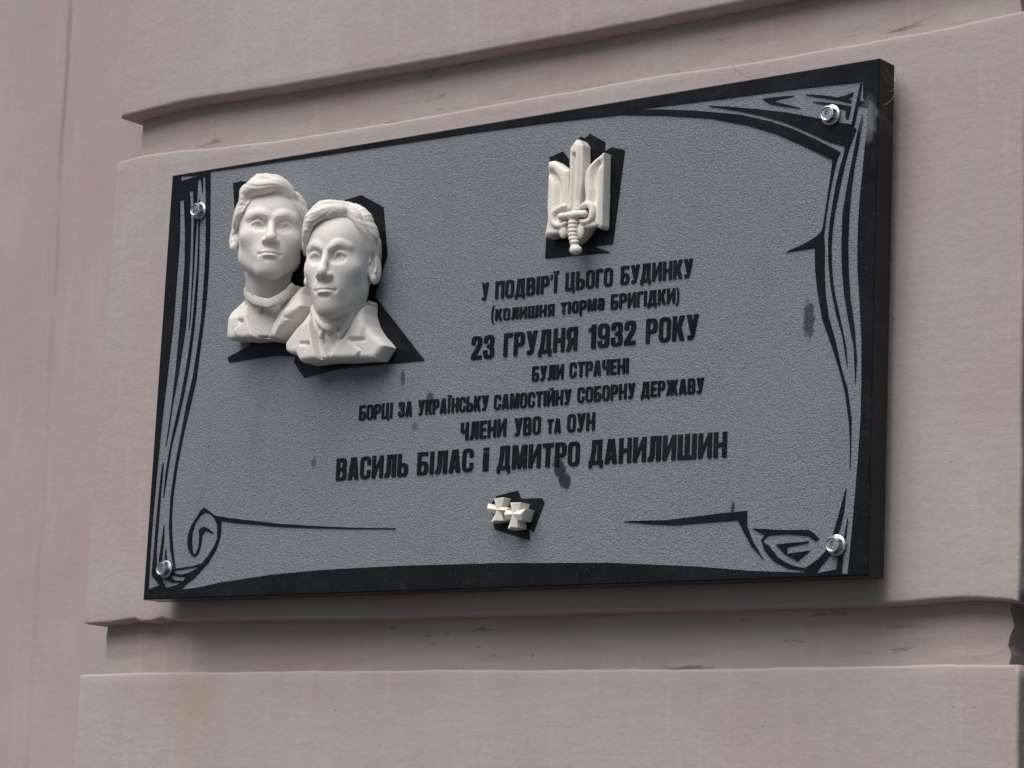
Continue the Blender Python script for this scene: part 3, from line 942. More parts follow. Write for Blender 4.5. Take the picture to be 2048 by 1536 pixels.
def smooth_path(pts, n=5):
    pts = [np.array(p, float) for p in pts]
    if len(pts) < 3:
        return pts
    out = []
    for i in range(len(pts) - 1):
        p0, p1, p2, p3 = pts[max(i - 1, 0)], pts[i], pts[i + 1], pts[min(i + 2, len(pts) - 1)]
        for k in range(n):
            t = k / n
            out.append(0.5 * (2 * p1 + (p2 - p0) * t + (2 * p0 - 5 * p1 + 4 * p2 - p3) * t * t + (3 * p1 - p0 - 3 * p2 + p3) * t ** 3))
    out.append(pts[-1])
    return out


def poly_sd(poly, X, Y):
    """signed distance to a closed polygon on 2-D arrays"""
    d = np.full(np.broadcast(X, Y).shape, 1e9)
    sgn = np.ones_like(d)
    n = len(poly)
    for i in range(n):
        a, b = poly[i], poly[i - 1]
        ex, ey = b[0] - a[0], b[1] - a[1]
        wx, wy = X - a[0], Y - a[1]
        t = np.clip((wx * ex + wy * ey) / (ex * ex + ey * ey + 1e-12), 0, 1)
        d = np.minimum(d, (wx - ex * t) ** 2 + (wy - ey * t) ** 2)
        c1, c2, c3 = Y >= a[1], Y < b[1], ex * wy > ey * wx
        flip = (c1 & c2 & c3) | (~c1 & ~c2 & ~c3)
        sgn = np.where(flip, -sgn, sgn)
    return sgn * np.sqrt(d)


class Head:
    """a head in its own units (1 = chin to crown; x right, y up, z towards the viewer), placed on the plaque"""
    def __init__(self, centre, size, yaw, pitch, roll, sq=(0.86, 1, 0.92)):
        self.sq = sq
        self.c, self.s = np.array(centre, float), size
        Ry = Matrix.Rotation(math.radians(yaw), 3, 'Y')
        Rx = Matrix.Rotation(math.radians(pitch), 3, 'X')
        Rz = Matrix.Rotation(math.radians(roll), 3, 'Z')
        self.R = np.array(Rz @ Ry @ Rx)

    def world(self, V):
        q = ((V * np.array(self.sq)) @ self.R.T) * self.s
        return np.stack([self.c[0] + q[:, 0], self.c[1] - q[:, 2], self.c[2] + q[:, 1]], 1)

    def back_plane(self, X, Y, Z):
        # world y = c1 - s * (row 2 of R . p); keep y < -0.0002
        r = self.R[2]
        return (self.c[1] + 0.0002) / self.s - (r[0] * self.sq[0] * X + r[1] * self.sq[1] * Y + r[2] * self.sq[2] * Z)


def face(hd, p):
    v = Vol((-0.50, -0.95, -0.55), (0.50, 0.56, 0.56), 0.0065)
    jw = p.get('jaw', 1.0)
    v.ell((0, 0.12, -0.08), (0.345, 0.36, 0.43))
    v.ell((0, 0.16, 0.06), (0.30, 0.27, 0.30), 0.08)
    v.ell((0, -0.09, 0.05), (0.288, 0.325, 0.312), 0.09)
    v.cap((-0.200 * jw, -0.22, -0.02), (-0.062, -0.385, 0.20), 0.085, 0.072, 0.09)
    v.cap((0.200 * jw, -0.22, -0.02), (0.062, -0.385, 0.20), 0.085, 0.072, 0.09)
    v.ell((0, -0.380, 0.235), (0.100, 0.078, 0.085), 0.07)
    # neck
    v.cap((0, -0.25, -0.06), (p.get('nx', 0.0), -0.72, p.get('nz', -0.30)), p.get('nr', 0.225), p.get('nr', 0.225) + 0.01, 0.06)
    for sx in (-1, 1):
        v.cap((sx * 0.19, -0.38, -0.05), (sx * 0.06, -0.70, -0.13), 0.022, 0.022, 0.07)
    # cheekbones and muzzle
    for sx in (-1, 1):
        v.ell((sx * 0.195, -0.075, 0.185), (0.085, 0.065, 0.085), 0.09)
    v.ell((0, -0.265, 0.255), (0.135, 0.10, 0.105), 0.08)
    # brows, eye sockets
    for sx in (-1, 1):
        v.chain([(sx * 0.045, 0.075, 0.345), (sx * 0.12, 0.110, 0.332), (sx * 0.215, 0.092, 0.262)], [0.010, 0.013, 0.010], p.get('brow', 0.045))
    for sx in (-1, 1):
        v.ell((sx * 0.128, 0.002, 0.376), (0.096, p.get('sock', 0.064), 0.094), p.get('sk', 0.03), True)
        v.ell((sx * 0.062, 0.006, 0.378), (0.032, 0.046, 0.062), 0.03, True)
    # nose
    v.cap((0, 0.045, 0.332), (0, -0.125, 0.420), 0.028, 0.038, 0.035)
    v.ell((0, -0.145, 0.420), (0.050, 0.044, 0.050), 0.03)
    for sx in (-1, 1):
        v.ell((sx * 0.056, -0.163, 0.375), (0.031, 0.029, 0.044), 0.024)
    for sx in (-1, 1):
        v.ell((sx * 0.026, -0.192, 0.405), (0.016, 0.014, 0.022), 0.012, True)
    # eyes: ball, lids, iris
    for sx in (-1, 1):
        v.ell((sx * 0.128, -0.002, 0.232), (0.084, 0.076, 0.076), 0.004)
        up = [(sx * 0.060, -0.016, 0.292), (sx * 0.086, 0.024, 0.312), (sx * 0.128, 0.042, 0.318), (sx * 0.172, 0.028, 0.300), (sx * 0.212, -0.014, 0.262)]
        lo = [(sx * 0.064, -0.022, 0.290), (sx * 0.095, -0.044, 0.301), (sx * 0.135, -0.052, 0.301), (sx * 0.174, -0.042, 0.286), (sx * 0.208, -0.018, 0.260)]
        v.chain(up, [0.008, 0.014, 0.016, 0.015, 0.009], 0.004)
        v.chain(lo, [0.007, 0.010, 0.011, 0.010, 0.008], 0.008)
        g = p.get('gaze', 0.0)
        v.ell((sx * 0.128 + g, 0.004, 0.312), (0.028, 0.031, 0.020), 0.002, True)
        v.ell((sx * 0.128 + g - 0.006, 0.011, 0.294), (0.011, 0.011, 0.012), 0.002)
        v.chain([(sx * 0.075, 0.050, 0.330), (sx * 0.128, 0.066, 0.338), (sx * 0.185, 0.052, 0.308)], 0.006, 0.010, True)
    if p.get('frown'):
        for sx in (-1, 1):
            v.chain([(sx * 0.035, 0.062, 0.360), (sx * 0.10, 0.092, 0.352), (sx * 0.20, 0.102, 0.285)], [0.012, 0.015, 0.009], 0.016)
    # mouth
    v.ell((0, -0.212, 0.385), (0.012, 0.030, 0.020), 0.02, True)
    v.chain([(-0.090, -0.276, 0.316), (-0.042, -0.258, 0.354), (0, -0.263, 0.364), (0.042, -0.258, 0.354), (0.090, -0.276, 0.316)], [0.006, 0.014, 0.013, 0.014, 0.006], 0.016)
    v.chain([(-0.072, -0.288, 0.325), (-0.035, -0.298, 0.350), (0, -0.300, 0.355), (0.035, -0.298, 0.350), (0.072, -0.288, 0.325)], [0.006, 0.016, 0.018, 0.016, 0.006], 0.018)
    v.chain([(-0.094, -0.279, 0.332), (-0.045, -0.276, 0.372), (0, -0.279, 0.382), (0.045, -0.276, 0.372), (0.094, -0.279, 0.332)], 0.0065, 0.005, True)
    v.chain([(-0.040, -0.334, 0.360), (0, -0.338, 0.374), (0.040, -0.334, 0.360)], 0.012, 0.03, True)
    for sx in (-1, 1):
        v.ell((sx * 0.108, -0.280, 0.325), (0.012, 0.014, 0.014), 0.02, True)
    # ears
    for sx in (-1, 1):
        rot = Matrix.Rotation(math.radians(-24 * sx), 4, 'Y').to_euler().to_quaternion()
        v.ell((sx * 0.354, -0.035, -0.04), (0.036, 0.124, 0.082), 0.018, False, rot)
        v.ell((sx * 0.360, -0.118, -0.010), (0.028, 0.042, 0.036), 0.015)
        v.ell((sx * 0.392, -0.008, -0.012), (0.028, 0.075, 0.042), 0.010, True, rot)
        v.chain([(sx * 0.376, 0.035, 0.0), (sx * 0.380, -0.02, -0.01), (sx * 0.373, -0.07, 0.0)], 0.011, 0.008)
    # clear cut at the neck's lower end and at the plaque
    v.func(lambda X, Y, Z: -0.70 - Y + 0 * X, 'cut', 0.01)
    v.func(hd.back_plane)
    return v


def hair(hd, p):
    v = Vol((-0.50, -0.30, -0.55), (0.50, 0.66, 0.60), 0.0065)
    v.ell((0, 0.13, -0.085), (p.get('hw', 0.368), 0.378, 0.45))
    v.ell((0, 0.172, 0.045), (p.get('hw', 0.368) - 0.046, 0.28, 0.312), 0.06)
    line = p['line']

    def front(X, Y, Z):
        # below the hairline there is no hair: the line rises over the forehead and drops at the temples
        return line(X, Z) - Y
    v.func(front, 'cut', 0.02)
    for pts, rad in p['locks']:
        v.chain([(q[0], q[1] + p.get('up', -0.012), q[2]) for q in pts], [0.74 * q for q in rad], 0.045)
    v.func(p['waves'], 'disp')
    for pts, rad in p['grooves']:
        v.chain(pts, rad, 0.012, True)
    v.func(hd.back_plane)
    return v


def place(name, v, hd, mat, parent):
    V, Fq = v.mesh()
    return link(name, hd.world(V), Fq, mat, parent, True)


def strands(part, freq, amp, seed):
    def fn(X, Y, Z):
        th = np.arctan2(Y - part[1] + 0 * Z, X - part[0] + 0 * Z)
        rd = np.sqrt((X - part[0]) ** 2 + (Y - part[1]) ** 2 + 0 * Z)
        ph = freq * th + 1.6 * np.sin(13 * rd + seed) + 9 * Z
        return amp * (np.sin(ph) * 0.55 + np.sin(2.37 * ph + seed) * 0.35 + np.sin(5.3 * ph + 2 * seed) * 0.22) * np.clip(rd / 0.24, 0, 1)
    return fn


HEAD1 = Head(px(541, 474, -0.036), 0.152, 44, -7, 0.0, (0.94, 1, 0.92))
HEAD2 = Head(px(681, 532, -0.042), 0.166, 19, -1, 1.0, (0.83, 1.01, 0.90))


# ---- busts: chest reliefs in plaque coordinates (x, z, outward)
def relief(outline, hfun, base, lo_w=0.0, r=0.004, extra=None):
    """a carved slab: outline in plaque (x, z); hfun gives the height of its front"""
    xs = [p[0] for p in outline]
    zs = [p[1] for p in outline]
    v = Vol((min(xs) - 0.008, min(zs) - 0.008, -0.006), (max(xs) + 0.008, max(zs) + 0.008, base), 0.0012)
    X2, Y2 = np.meshgrid(v.ax[0], v.ax[1], indexing='ij')
    pd = poly_sd(outline, X2, Y2).astype(np.float32)[:, :, None]
    hh = hfun(X2, Y2).astype(np.float32)[:, :, None]
    Z = v.ax[2].astype(np.float32)[None, None, :]
    q = -Vol.smin(-pd, -((Z - hh) * 0.8), r)
    v.d = np.maximum(q, 0.0004 - Z).astype(np.float32)
    if extra:
        extra(v)
    return v


def step(poly, X, Y, soft=0.0050):
    t = np.clip(0.5 - poly_sd(poly, X, Y) / soft, 0, 1)
    return t * t * (3 - 2 * t)


def line_d(pts, X, Y):
    d = np.full(X.shape, 9.0)
    for a, b in zip(pts, pts[1:]):
        ex, ey = b[0] - a[0], b[1] - a[1]
        t = np.clip(((X - a[0]) * ex + (Y - a[1]) * ey) / (ex * ex + ey * ey + 1e-12), 0, 1)
        d = np.minimum(d, np.hypot(X - a[0] - ex * t, Y - a[1] - ey * t))
    return d


def groove2(pts, X, Y, r):
    return np.exp(-(line_d(pts, X, Y) / r) ** 2)


def rmesh(name, v, mat, parent):
    V, Fq = v.mesh()
    return link(name, np.stack([V[:, 0], -V[:, 2], V[:, 1]], 1), Fq[:, ::-1], mat, parent, True)


def pts3(pts, d):
    """photo pixels on the plane d in front of the plaque -> relief coordinates"""
    out = []
    for q in pts:
        w = q[2] if len(q) > 2 else d
        p = px(q[0], q[1], -w)
        out.append((p[0], p[2], w))
    return out


CH = 0.032


def make_bust(kind):
    if kind == 1:
        hd = HEAD1
        c = px(530, 690, -0.02)
        b = empty('portrait_bust', 'white stone bust in a jacket without tie, higher and further left of the two', 'bust', (c[0], 0.0, c[2]), 'portrait busts on the plaque')
        line = lambda X, Z: np.where(Z > -0.02, 0.292 - 1.30 * np.maximum(0, np.abs(X + 0.01) - 0.175) - 0.0 * Z + 0.05 * X, 0.02 - 0.55 * (Z + 0.02) * 0 - 0.10 + 0.0 * X) - 0.55 * np.maximum(0, 0.16 - np.maximum(Z, -0.02)) * (Z > -0.02)
        locks = [([(0.20, 0.33, 0.26), (0.06, 0.40, 0.33), (-0.10, 0.37, 0.36), (-0.22, 0.36, 0.30), (-0.30, 0.28, 0.20)], [0.03, 0.06, 0.065, 0.06, 0.04]),
                 ([(0.16, 0.42, 0.20), (0.0, 0.47, 0.24), (-0.16, 0.45, 0.24), (-0.29, 0.36, 0.14)], [0.04, 0.065, 0.065, 0.05]),
                 ([(0.22, 0.36, 0.20), (0.30, 0.26, 0.16), (0.325, 0.14, 0.13)], [0.035, 0.035, 0.025]),
                 ([(-0.27, 0.27, 0.22), (-0.315, 0.16, 0.17), (-0.335, 0.06, 0.10)], [0.035, 0.03, 0.02]),
                 ([(0.10, 0.46, 0.05), (-0.10, 0.50, 0.05), (-0.27, 0.42, 0.02)], [0.05, 0.055, 0.05])]
        gro = []
        waves = strands((0.19, 0.34), 13, 0.0075, 0.4)
        v = face(hd, {'jaw': 1.06, 'brow': 0.07, 'nz': -0.62, 'nr': 0.222, 'nx': 0.03, 'sock': 0.058, 'sk': 0.04})
        place('head', v, hd, MARBLE, b)
        place('hair', hair(hd, {'line': line, 'locks': locks, 'grooves': gro, 'waves': waves, 'up': 0.0, 'hw': 0.388}), hd, HAIRM, b)
        out = uv([(491, 572), (484, 588), (470, 603), (452, 622), (447.5, 676), (458, 679), (475, 677), (492, 679), (519, 676.5), (540, 679), (556, 676), (572, 655), (605, 611), (598, 596), (592, 584), (589, 562), (577, 588), (558, 606), (541, 612), (520, 610), (504, 598)], -CH)
        vee = pts3([(491, 588), (498, 620), (516, 676), (541, 676), (566, 622), (588, 566)], CH)
        cx = px(532, 640, -CH)[0]
        V2 = [(p[0], p[1]) for p in vee]

        u = lambda q: uv(q, -(CH + 0.010))
        lap = [u([(491, 580), (486, 588), (479, 612), (473, 640), (484, 641), (468, 652), (458, 658), (470, 680), (517, 680), (499, 622)]),
               u([(590, 560), (606, 590), (584, 631), (571, 634), (578, 640), (562, 680), (541, 680), (566, 622)])]
        cuts = [(u([(472, 640.5), (484, 642)]), 0.0022, 0.0035), (u([(484, 642), (468, 652), (458, 658), (470, 678)]), 0.0016, 0.002), (u([(569, 634.5), (584, 632)]), 0.0022, 0.0035), (u([(572, 636), (576, 643), (562, 676)]), 0.0014, 0.0015)]

        def hj(X, Y):
            base = CH + 0.009 - 1.7 * (X - cx - 0.004) ** 2 - 0.10 * np.maximum(0, px(530, 655, -CH)[2] - Y)
            base = base - 0.50 * np.maximum(0, Y - px(590, 622, -CH)[2])
            for q in lap:
                base = base + 0.0030 * step(q, X, Y)
            for q, rr_, dd in cuts:
                base = base - dd * groove2(q, X, Y, rr_)
            return base - 0.012 * step(V2, X, Y)
        rmesh('jacket', relief(out, hj, 0.075, r=0.007), MARBLE, b)
        vee_o = uv([(492, 584), (498, 622), (517, 674), (540, 674), (565, 622), (587, 568), (541, 604)], -CH)
        hs = lambda X, Y: CH + 0.004 - 1.2 * (X - cx) ** 2 + 0 * Y
        rmesh('shirt', relief(vee_o, hs, 0.07), SHIRT, b)
        v = Vol((px(480, 560, -0.05)[0] - 0.01, px(500, 640, -0.05)[2], 0.004), (px(600, 560, -0.05)[0] + 0.01, px(500, 560, -0.05)[2] + 0.012, 0.092), 0.0012)
        for dy, r in ((-3, 0.0024), (3, 0.0030), (8, 0.0024)):
            v.chain(pts3([(490, 575 + dy, 0.022), (496, 588 + dy, 0.038), (510, 598 + dy, 0.048), (528, 603 + dy, 0.052), (541, 604 + dy, 0.052), (556, 597 + dy, 0.047), (570, 588 + dy, 0.038), (584, 572 + dy, 0.024)], CH), r, 0.003)
        v.chain(pts3([(541, 598, 0.051), (541.5, 620, 0.050)], CH), 0.0022, 0.001, True)
        rmesh('collar', v, SHIRT, b)
    else:
        hd = HEAD2
        c = px(675, 735, -0.02)
        b = empty('portrait_bust', 'white stone bust wearing collar, tie and jacket, lower of the two', 'bust', (c[0], 0.0, c[2]), 'portrait busts on the plaque')
        line = lambda X, Z: np.where(Z > -0.05, 0.345 - 1.30 * np.maximum(0, np.abs(X - 0.02) - 0.20), -0.06 + 0.0 * X) - 0.60 * np.maximum(0, 0.16 - np.maximum(Z, -0.05)) * (Z > -0.05)
        locks = [([(0.13, 0.42, 0.24), (0.0, 0.40, 0.32), (-0.12, 0.36, 0.35), (-0.22, 0.28, 0.32), (-0.27, 0.17, 0.26)], [0.035, 0.05, 0.05, 0.042, 0.02]),
                 ([(0.10, 0.46, 0.16), (-0.06, 0.46, 0.25), (-0.20, 0.39, 0.26), (-0.29, 0.28, 0.20), (-0.33, 0.14, 0.14)], [0.04, 0.055, 0.055, 0.045, 0.02]),
                 ([(0.10, 0.49, 0.02), (-0.10, 0.49, 0.08), (-0.26, 0.39, 0.06)], [0.05, 0.055, 0.05]),
                 ([(0.15, 0.43, 0.20), (0.24, 0.36, 0.20), (0.31, 0.24, 0.15), (0.345, 0.10, 0.06)], [0.035, 0.042, 0.035, 0.022]),
                 ([(0.14, 0.48, 0.04), (0.27, 0.40, 0.04), (0.35, 0.25, -0.02)], [0.045, 0.05, 0.035]),
                 ([(0.335, 0.12, 0.04), (0.335, 0.02, 0.045)], [0.03, 0.02])]
        gro = []
        waves = strands((0.13, 0.42), 12, 0.0062, 1.4)
        v = face(hd, {'jaw': 1.0, 'frown': True, 'gaze': -0.004, 'nz': -0.38, 'nr': 0.235})
        place('head', v, hd, MARBLE, b)
        place('hair', hair(hd, {'line': line, 'locks': locks, 'grooves': gro, 'waves': waves}), hd, HAIRM, b)
        out = uv([(626, 612), (617, 630), (608, 645), (590, 662), (567, 685), (569, 702), (582, 708), (594, 708), (599, 718), (606, 725), (630, 722), (654, 719.5), (690, 719.5), (720, 717), (746, 717), (752, 708), (764, 689), (755, 677), (745, 667), (733, 648), (726, 626), (726, 597), (716, 614), (692, 642), (664, 656), (642, 646)], -CH)
        V2 = [(p[0], p[1]) for p in pts3([(624, 616), (632, 660), (644, 719), (654, 721), (690, 672), (730, 600)], CH)]
        cx = px(660, 680, -CH)[0]

        u = lambda q: uv(q, -(CH + 0.010))
        lap = [u([(626, 612), (613, 650), (610, 686), (619, 687), (611, 699), (600, 711), (606, 726), (646, 726), (633, 662)]),
               u([(732, 596), (726, 640), (718, 677), (700, 678), (717, 700), (706, 724), (652, 726), (692, 668)])]
        cuts = [(u([(598, 686), (619, 687.5)]), 0.0022, 0.0038), (u([(619, 688), (611, 699), (600, 711)]), 0.0016, 0.0022), (u([(699, 678.5), (721, 677.5)]), 0.0024, 0.0042), (u([(700, 680), (717, 700), (706, 720)]), 0.0016, 0.0022)]

        def hj(X, Y):
            base = CH + 0.011 - 1.7 * (X - cx) ** 2 - 0.06 * np.maximum(0, px(660, 690, -CH)[2] - Y)
            base = base - 0.26 * np.maximum(0, Y - px(730, 640, -CH)[2])
            for q in lap:
                base = base + 0.0032 * step(q, X, Y)
            for q, rr_, dd in cuts:
                base = base - dd * groove2(q, X, Y, rr_)
            return base - 0.013 * step(V2, X, Y)
        rmesh('jacket', relief(out, hj, 0.078, r=0.007), MARBLE, b)
        sh = uv([(626, 612), (634, 662), (645, 717), (655, 719), (690, 670), (728, 602), (664, 650)], -CH)
        hs = lambda X, Y: CH + 0.0045 - 1.2 * (X - cx) ** 2 + 0 * Y
        rmesh('shirt', relief(sh, hs, 0.07), MARBLE, b)
        tie = uv([(653, 668), (671, 667), (676, 690), (657, 717), (648, 696)], -(CH + 0.006))
        ht = lambda X, Y: CH + 0.0085 - 2.0 * (X - cx) ** 2 + 0 * Y
        rmesh('tie', relief(tie, ht, 0.072, r=0.002, extra=lambda v: v.ell(pts3([(661, 661, CH + 0.014)], CH)[0], (0.0068, 0.0074, 0.0055), 0.001)), SHIRT, b)
        v = Vol((px(615, 600, -0.05)[0] - 0.01, px(660, 690, -0.05)[2], 0.004), (px(740, 600, -0.05)[0] + 0.012, px(660, 590, -0.05)[2] + 0.012, 0.098), 0.0012)
        v.chain(pts3([(622, 604, 0.021), (631, 632, 0.039), (645, 649, 0.048), (659, 656, 0.051), (676, 650, 0.049), (700, 628, 0.040), (726, 598, 0.021)], CH), [0.0035, 0.004, 0.0042, 0.004, 0.0042, 0.004, 0.0035], 0.003)
        v.chain(pts3([(630, 633, 0.041), (635, 654, 0.044), (641, 675, 0.045)], CH), [0.0042, 0.005, 0.002], 0.002)
        v.chain(pts3([(648, 656, 0.047), (641, 675, 0.045)], CH), [0.004, 0.002], 0.002)
        v.chain(pts3([(702, 630, 0.041), (690, 654, 0.044), (680, 674, 0.045)], CH), [0.0042, 0.005, 0.002], 0.002)
        v.chain(pts3([(670, 659, 0.047), (680, 674, 0.045)], CH), [0.004, 0.002], 0.002)
        rmesh('collar', v, MARBLE, b)
    return b


make_bust(1)
make_bust(2)

# ------------------------------------------------------------------ trident with sword
c = px(1150, 490, -0.01)
tri = empty('trident_emblem', 'cream stone trident emblem with a sword as its middle prong', 'emblem', (c[0], 0.0, c[2]))
TW = 0.021


def chamfered(v, poly, h, slope=0.8, ridge=None, cuts=()):
    """add a bevelled prism: the front falls towards its outline"""
    X2, Y2 = np.meshgrid(v.ax[0], v.ax[1], indexing='ij')
    pd = poly_sd(poly, X2, Y2).astype(np.float32)
    top = np.minimum(h, h - 0.004 + (-pd) * slope) if ridge is None else np.minimum(h, h - ridge + (-pd) * slope)
    for line, rad, dep in cuts:
        top = top - dep * groove2(line, X2, Y2, rad)
    top = top.astype(np.float32)
    Z = v.ax[2].astype(np.float32)[None, None, :]
    q = np.maximum(np.maximum(pd[:, :, None], (Z - top[:, :, None]) * 0.75), 0.0004 - Z)
    v.d = np.minimum(v.d, q).astype(np.float32)


def tvol():
    a, b = px(1080, 520, -TW), px(1235, 265, -TW)
    return Vol((a[0] - 0.01, a[2] - 0.012, -0.004), (b[0] + 0.012, b[2] + 0.012, 0.046), 0.0011)


v = tvol()
UVT = lambda q: uv(q, -TW)
lw = [(1093.7, 323), (1101, 320.5), (1108.5, 320.5), (1122, 331), (1134, 340), (1134, 420), (1126, 430), (1122, 450), (1117, 456), (1099, 472), (1088, 474), (1087, 468), (1091.5, 440), (1091, 414), (1092.5, 378)]
rw = [(1204.5, 303), (1199, 308.5), (1187, 318), (1176, 329), (1168, 342), (1165.5, 358), (1166, 378), (1167.5, 395), (1163, 410), (1172, 410), (1180, 410), (1186, 418), (1187, 432), (1184, 444), (1189, 452), (1197, 456), (1201, 450), (1201.5, 420), (1202.5, 385), (1203.5, 345)]
sm = lambda q: [tuple(p) for p in smooth_path(UVT(q))]
chamfered(v, UVT(lw), TW, 0.9, 0.004, [(sm([(1101, 345), (1108, 354), (1114, 368), (1116, 392), (1115.5, 416)]), 0.0042, 0.0085)])
chamfered(v, UVT(rw), TW, 0.9, 0.004, [(sm([(1194, 327), (1188.5, 338), (1186, 356), (1187, 378), (1185, 402)]), 0.0042, 0.0085)])
low = [(1104, 449), (1118, 452), (1124, 450), (1165, 446), (1176, 448), (1168, 462), (1154, 478), (1146, 484), (1135, 478), (1120, 468), (1108, 460)]
chamfered(v, UVT(low), TW - 0.003, 0.9, 0.005)
tp = lambda q, w: pts3(q, w)
# carved flutes of the two wings
# inner curls
for q, r in (([(1131, 412), (1120, 416), (1109, 424), (1105, 436), (1110, 449), (1122, 451), (1133, 445)], [0.002, 0.003, 0.0036, 0.0038, 0.0036, 0.003, 0.002]),
             ([(1161, 415), (1170, 410), (1182, 411), (1185, 426), (1180, 440), (1168, 444), (1160, 441)], [0.002, 0.0032, 0.0038, 0.004, 0.0036, 0.003, 0.002])):
    v.chain(tp([(x, y, TW + 0.001) for x, y in q], TW), r, 0.002)
v.ell(tp([(1113, 464, TW - 0.004)], TW)[0], (0.0115, 0.0045, 0.005), 0.002)
v.ell(tp([(1181, 451, TW - 0.003)], TW)[0], (0.0105, 0.0045, 0.005), 0.002)
v.ell(tp([(1127, 464, TW - 0.002)], TW)[0], (0.006, 0.009, 0.005), 0.002)
v.ell(tp([(1162, 462, TW - 0.002)], TW)[0], (0.006, 0.011, 0.005), 0.002)
rmesh('trident', v, CREAM, tri)
v = tvol()
blade = [(1137.5, 297), (1149.5, 279), (1157, 278), (1163.5, 289), (1163, 330), (1161, 370), (1157, 400), (1157, 424), (1129, 426), (1134, 410), (1136, 370)]
chamfered(v, UVT(blade), TW + 0.002, 0.85, 0.005, [(sm([(1149, 310), (1148.5, 350), (1146.5, 416)]), 0.0024, 0.0055)])
v.chain(tp([(1122, 433, TW + 0.003), (1135, 431, TW + 0.005), (1147, 430, TW + 0.006), (1158, 428, TW + 0.005), (1170, 427, TW + 0.003)], TW), [0.0036, 0.0042, 0.0055, 0.0042, 0.0036], 0.001)
for q in ((1122, 433), (1168.5, 427.5)):
    v.ell(tp([(q[0], q[1], TW + 0.004)], TW)[0], (0.0048, 0.0048, 0.0048), 0.001)
grip = [(1147, 438, 0.0068), (1146.5, 446, 0.0074), (1146, 454, 0.0072), (1146, 462, 0.0072), (1146, 470, 0.0068), (1147, 478, 0.0068), (1149, 485, 0.0065)]
v.chain(tp([(1147.5, 434, TW + 0.002), (1146.5, 460, TW + 0.002), (1149, 488, TW + 0.001)], TW), 0.0058, 0.001)
for x, y, r in grip:
    v.ell(tp([(x, y, TW + 0.003)], TW)[0], (r, 0.0038, r * 0.95), 0.0006)
v.ell(tp([(1151.5, 500, TW + 0.002)], TW)[0], (0.0088, 0.0064, 0.0075), 0.001)
v.ell(tp([(1150, 493, TW + 0.002)], TW)[0], (0.006, 0.004, 0.006), 0.001)
rmesh('sword', v, CREAM, tri)

# ------------------------------------------------------------------ two joined crosses
CW = 0.021
c = px(1020, 1050, -0.01)
cr = empty('cross_emblem', 'cream stone emblem of two overlapping flared crosses below the lettering', 'emblem', (c[0], 0.0, c[2]))


def cross(poly, mid, wfront, name, drop=0.0036):
    """poly: twelve outline pixels, three per arm: in, tip, tip; mid: centre pixel"""
    B = MB()
    o = uv(poly, -wfront)
    n = len(o)
    cx, cz = uv([mid], -wfront)[0]
    vs = [(p[0], -wfront + drop, p[1]) for p in o] + [(p[0], -0.0003, p[1]) for p in o]
    vs.append((cx, -wfront - 0.001, cz))
    fs = []
    for i in range(n):
        j = (i + 1) % n
        fs.append((i, i + n, j + n, j))
    k = len(vs)
    # ridge along each arm
    for a in range(4):
        i0, i1, i2, i3 = 3 * a, 3 * a + 1, 3 * a + 2, (3 * a + 3) % n
        mx, mz = (o[i1][0] + o[i2][0]) / 2, (o[i1][1] + o[i2][1]) / 2
        vs.append((cx + (mx - cx) * 0.93, -wfront - 0.001, cz + (mz - cz) * 0.93))
        r = len(vs) - 1
        fs += [(i0, i1, r, 2 * n), (i1, i2, r), (i2, i3, 2 * n, r)]
    B.add(vs, fs)
    me = B.build(name, CREAM, cr)
    bv = me.modifiers.new('soft', 'BEVEL')
    bv.width = 0.0007
    bv.segments = 2
    bv.limit_method = 'ANGLE'
    return me


z4 = lambda q: [(940 + x / 10.97, 960 + y / 10.97) for x, y in q]
cross(z4([(540, 600), (360, 500), (363, 735), (530, 710), (410, 930), (690, 885), (660, 725), (800, 740), (800, 590), (655, 590), (720, 368), (480, 402)]), z4([(600, 650)])[0], CW - 0.004, 'cross')
cross(z4([(890, 665), (740, 655), (740, 870), (870, 840), (785, 1070), (1005, 1040), (1000, 880), (1105, 880), (1185, 618), (1030, 655), (1085, 483), (835, 487)]), z4([(945, 745)])[0], CW + 0.002, 'cross')


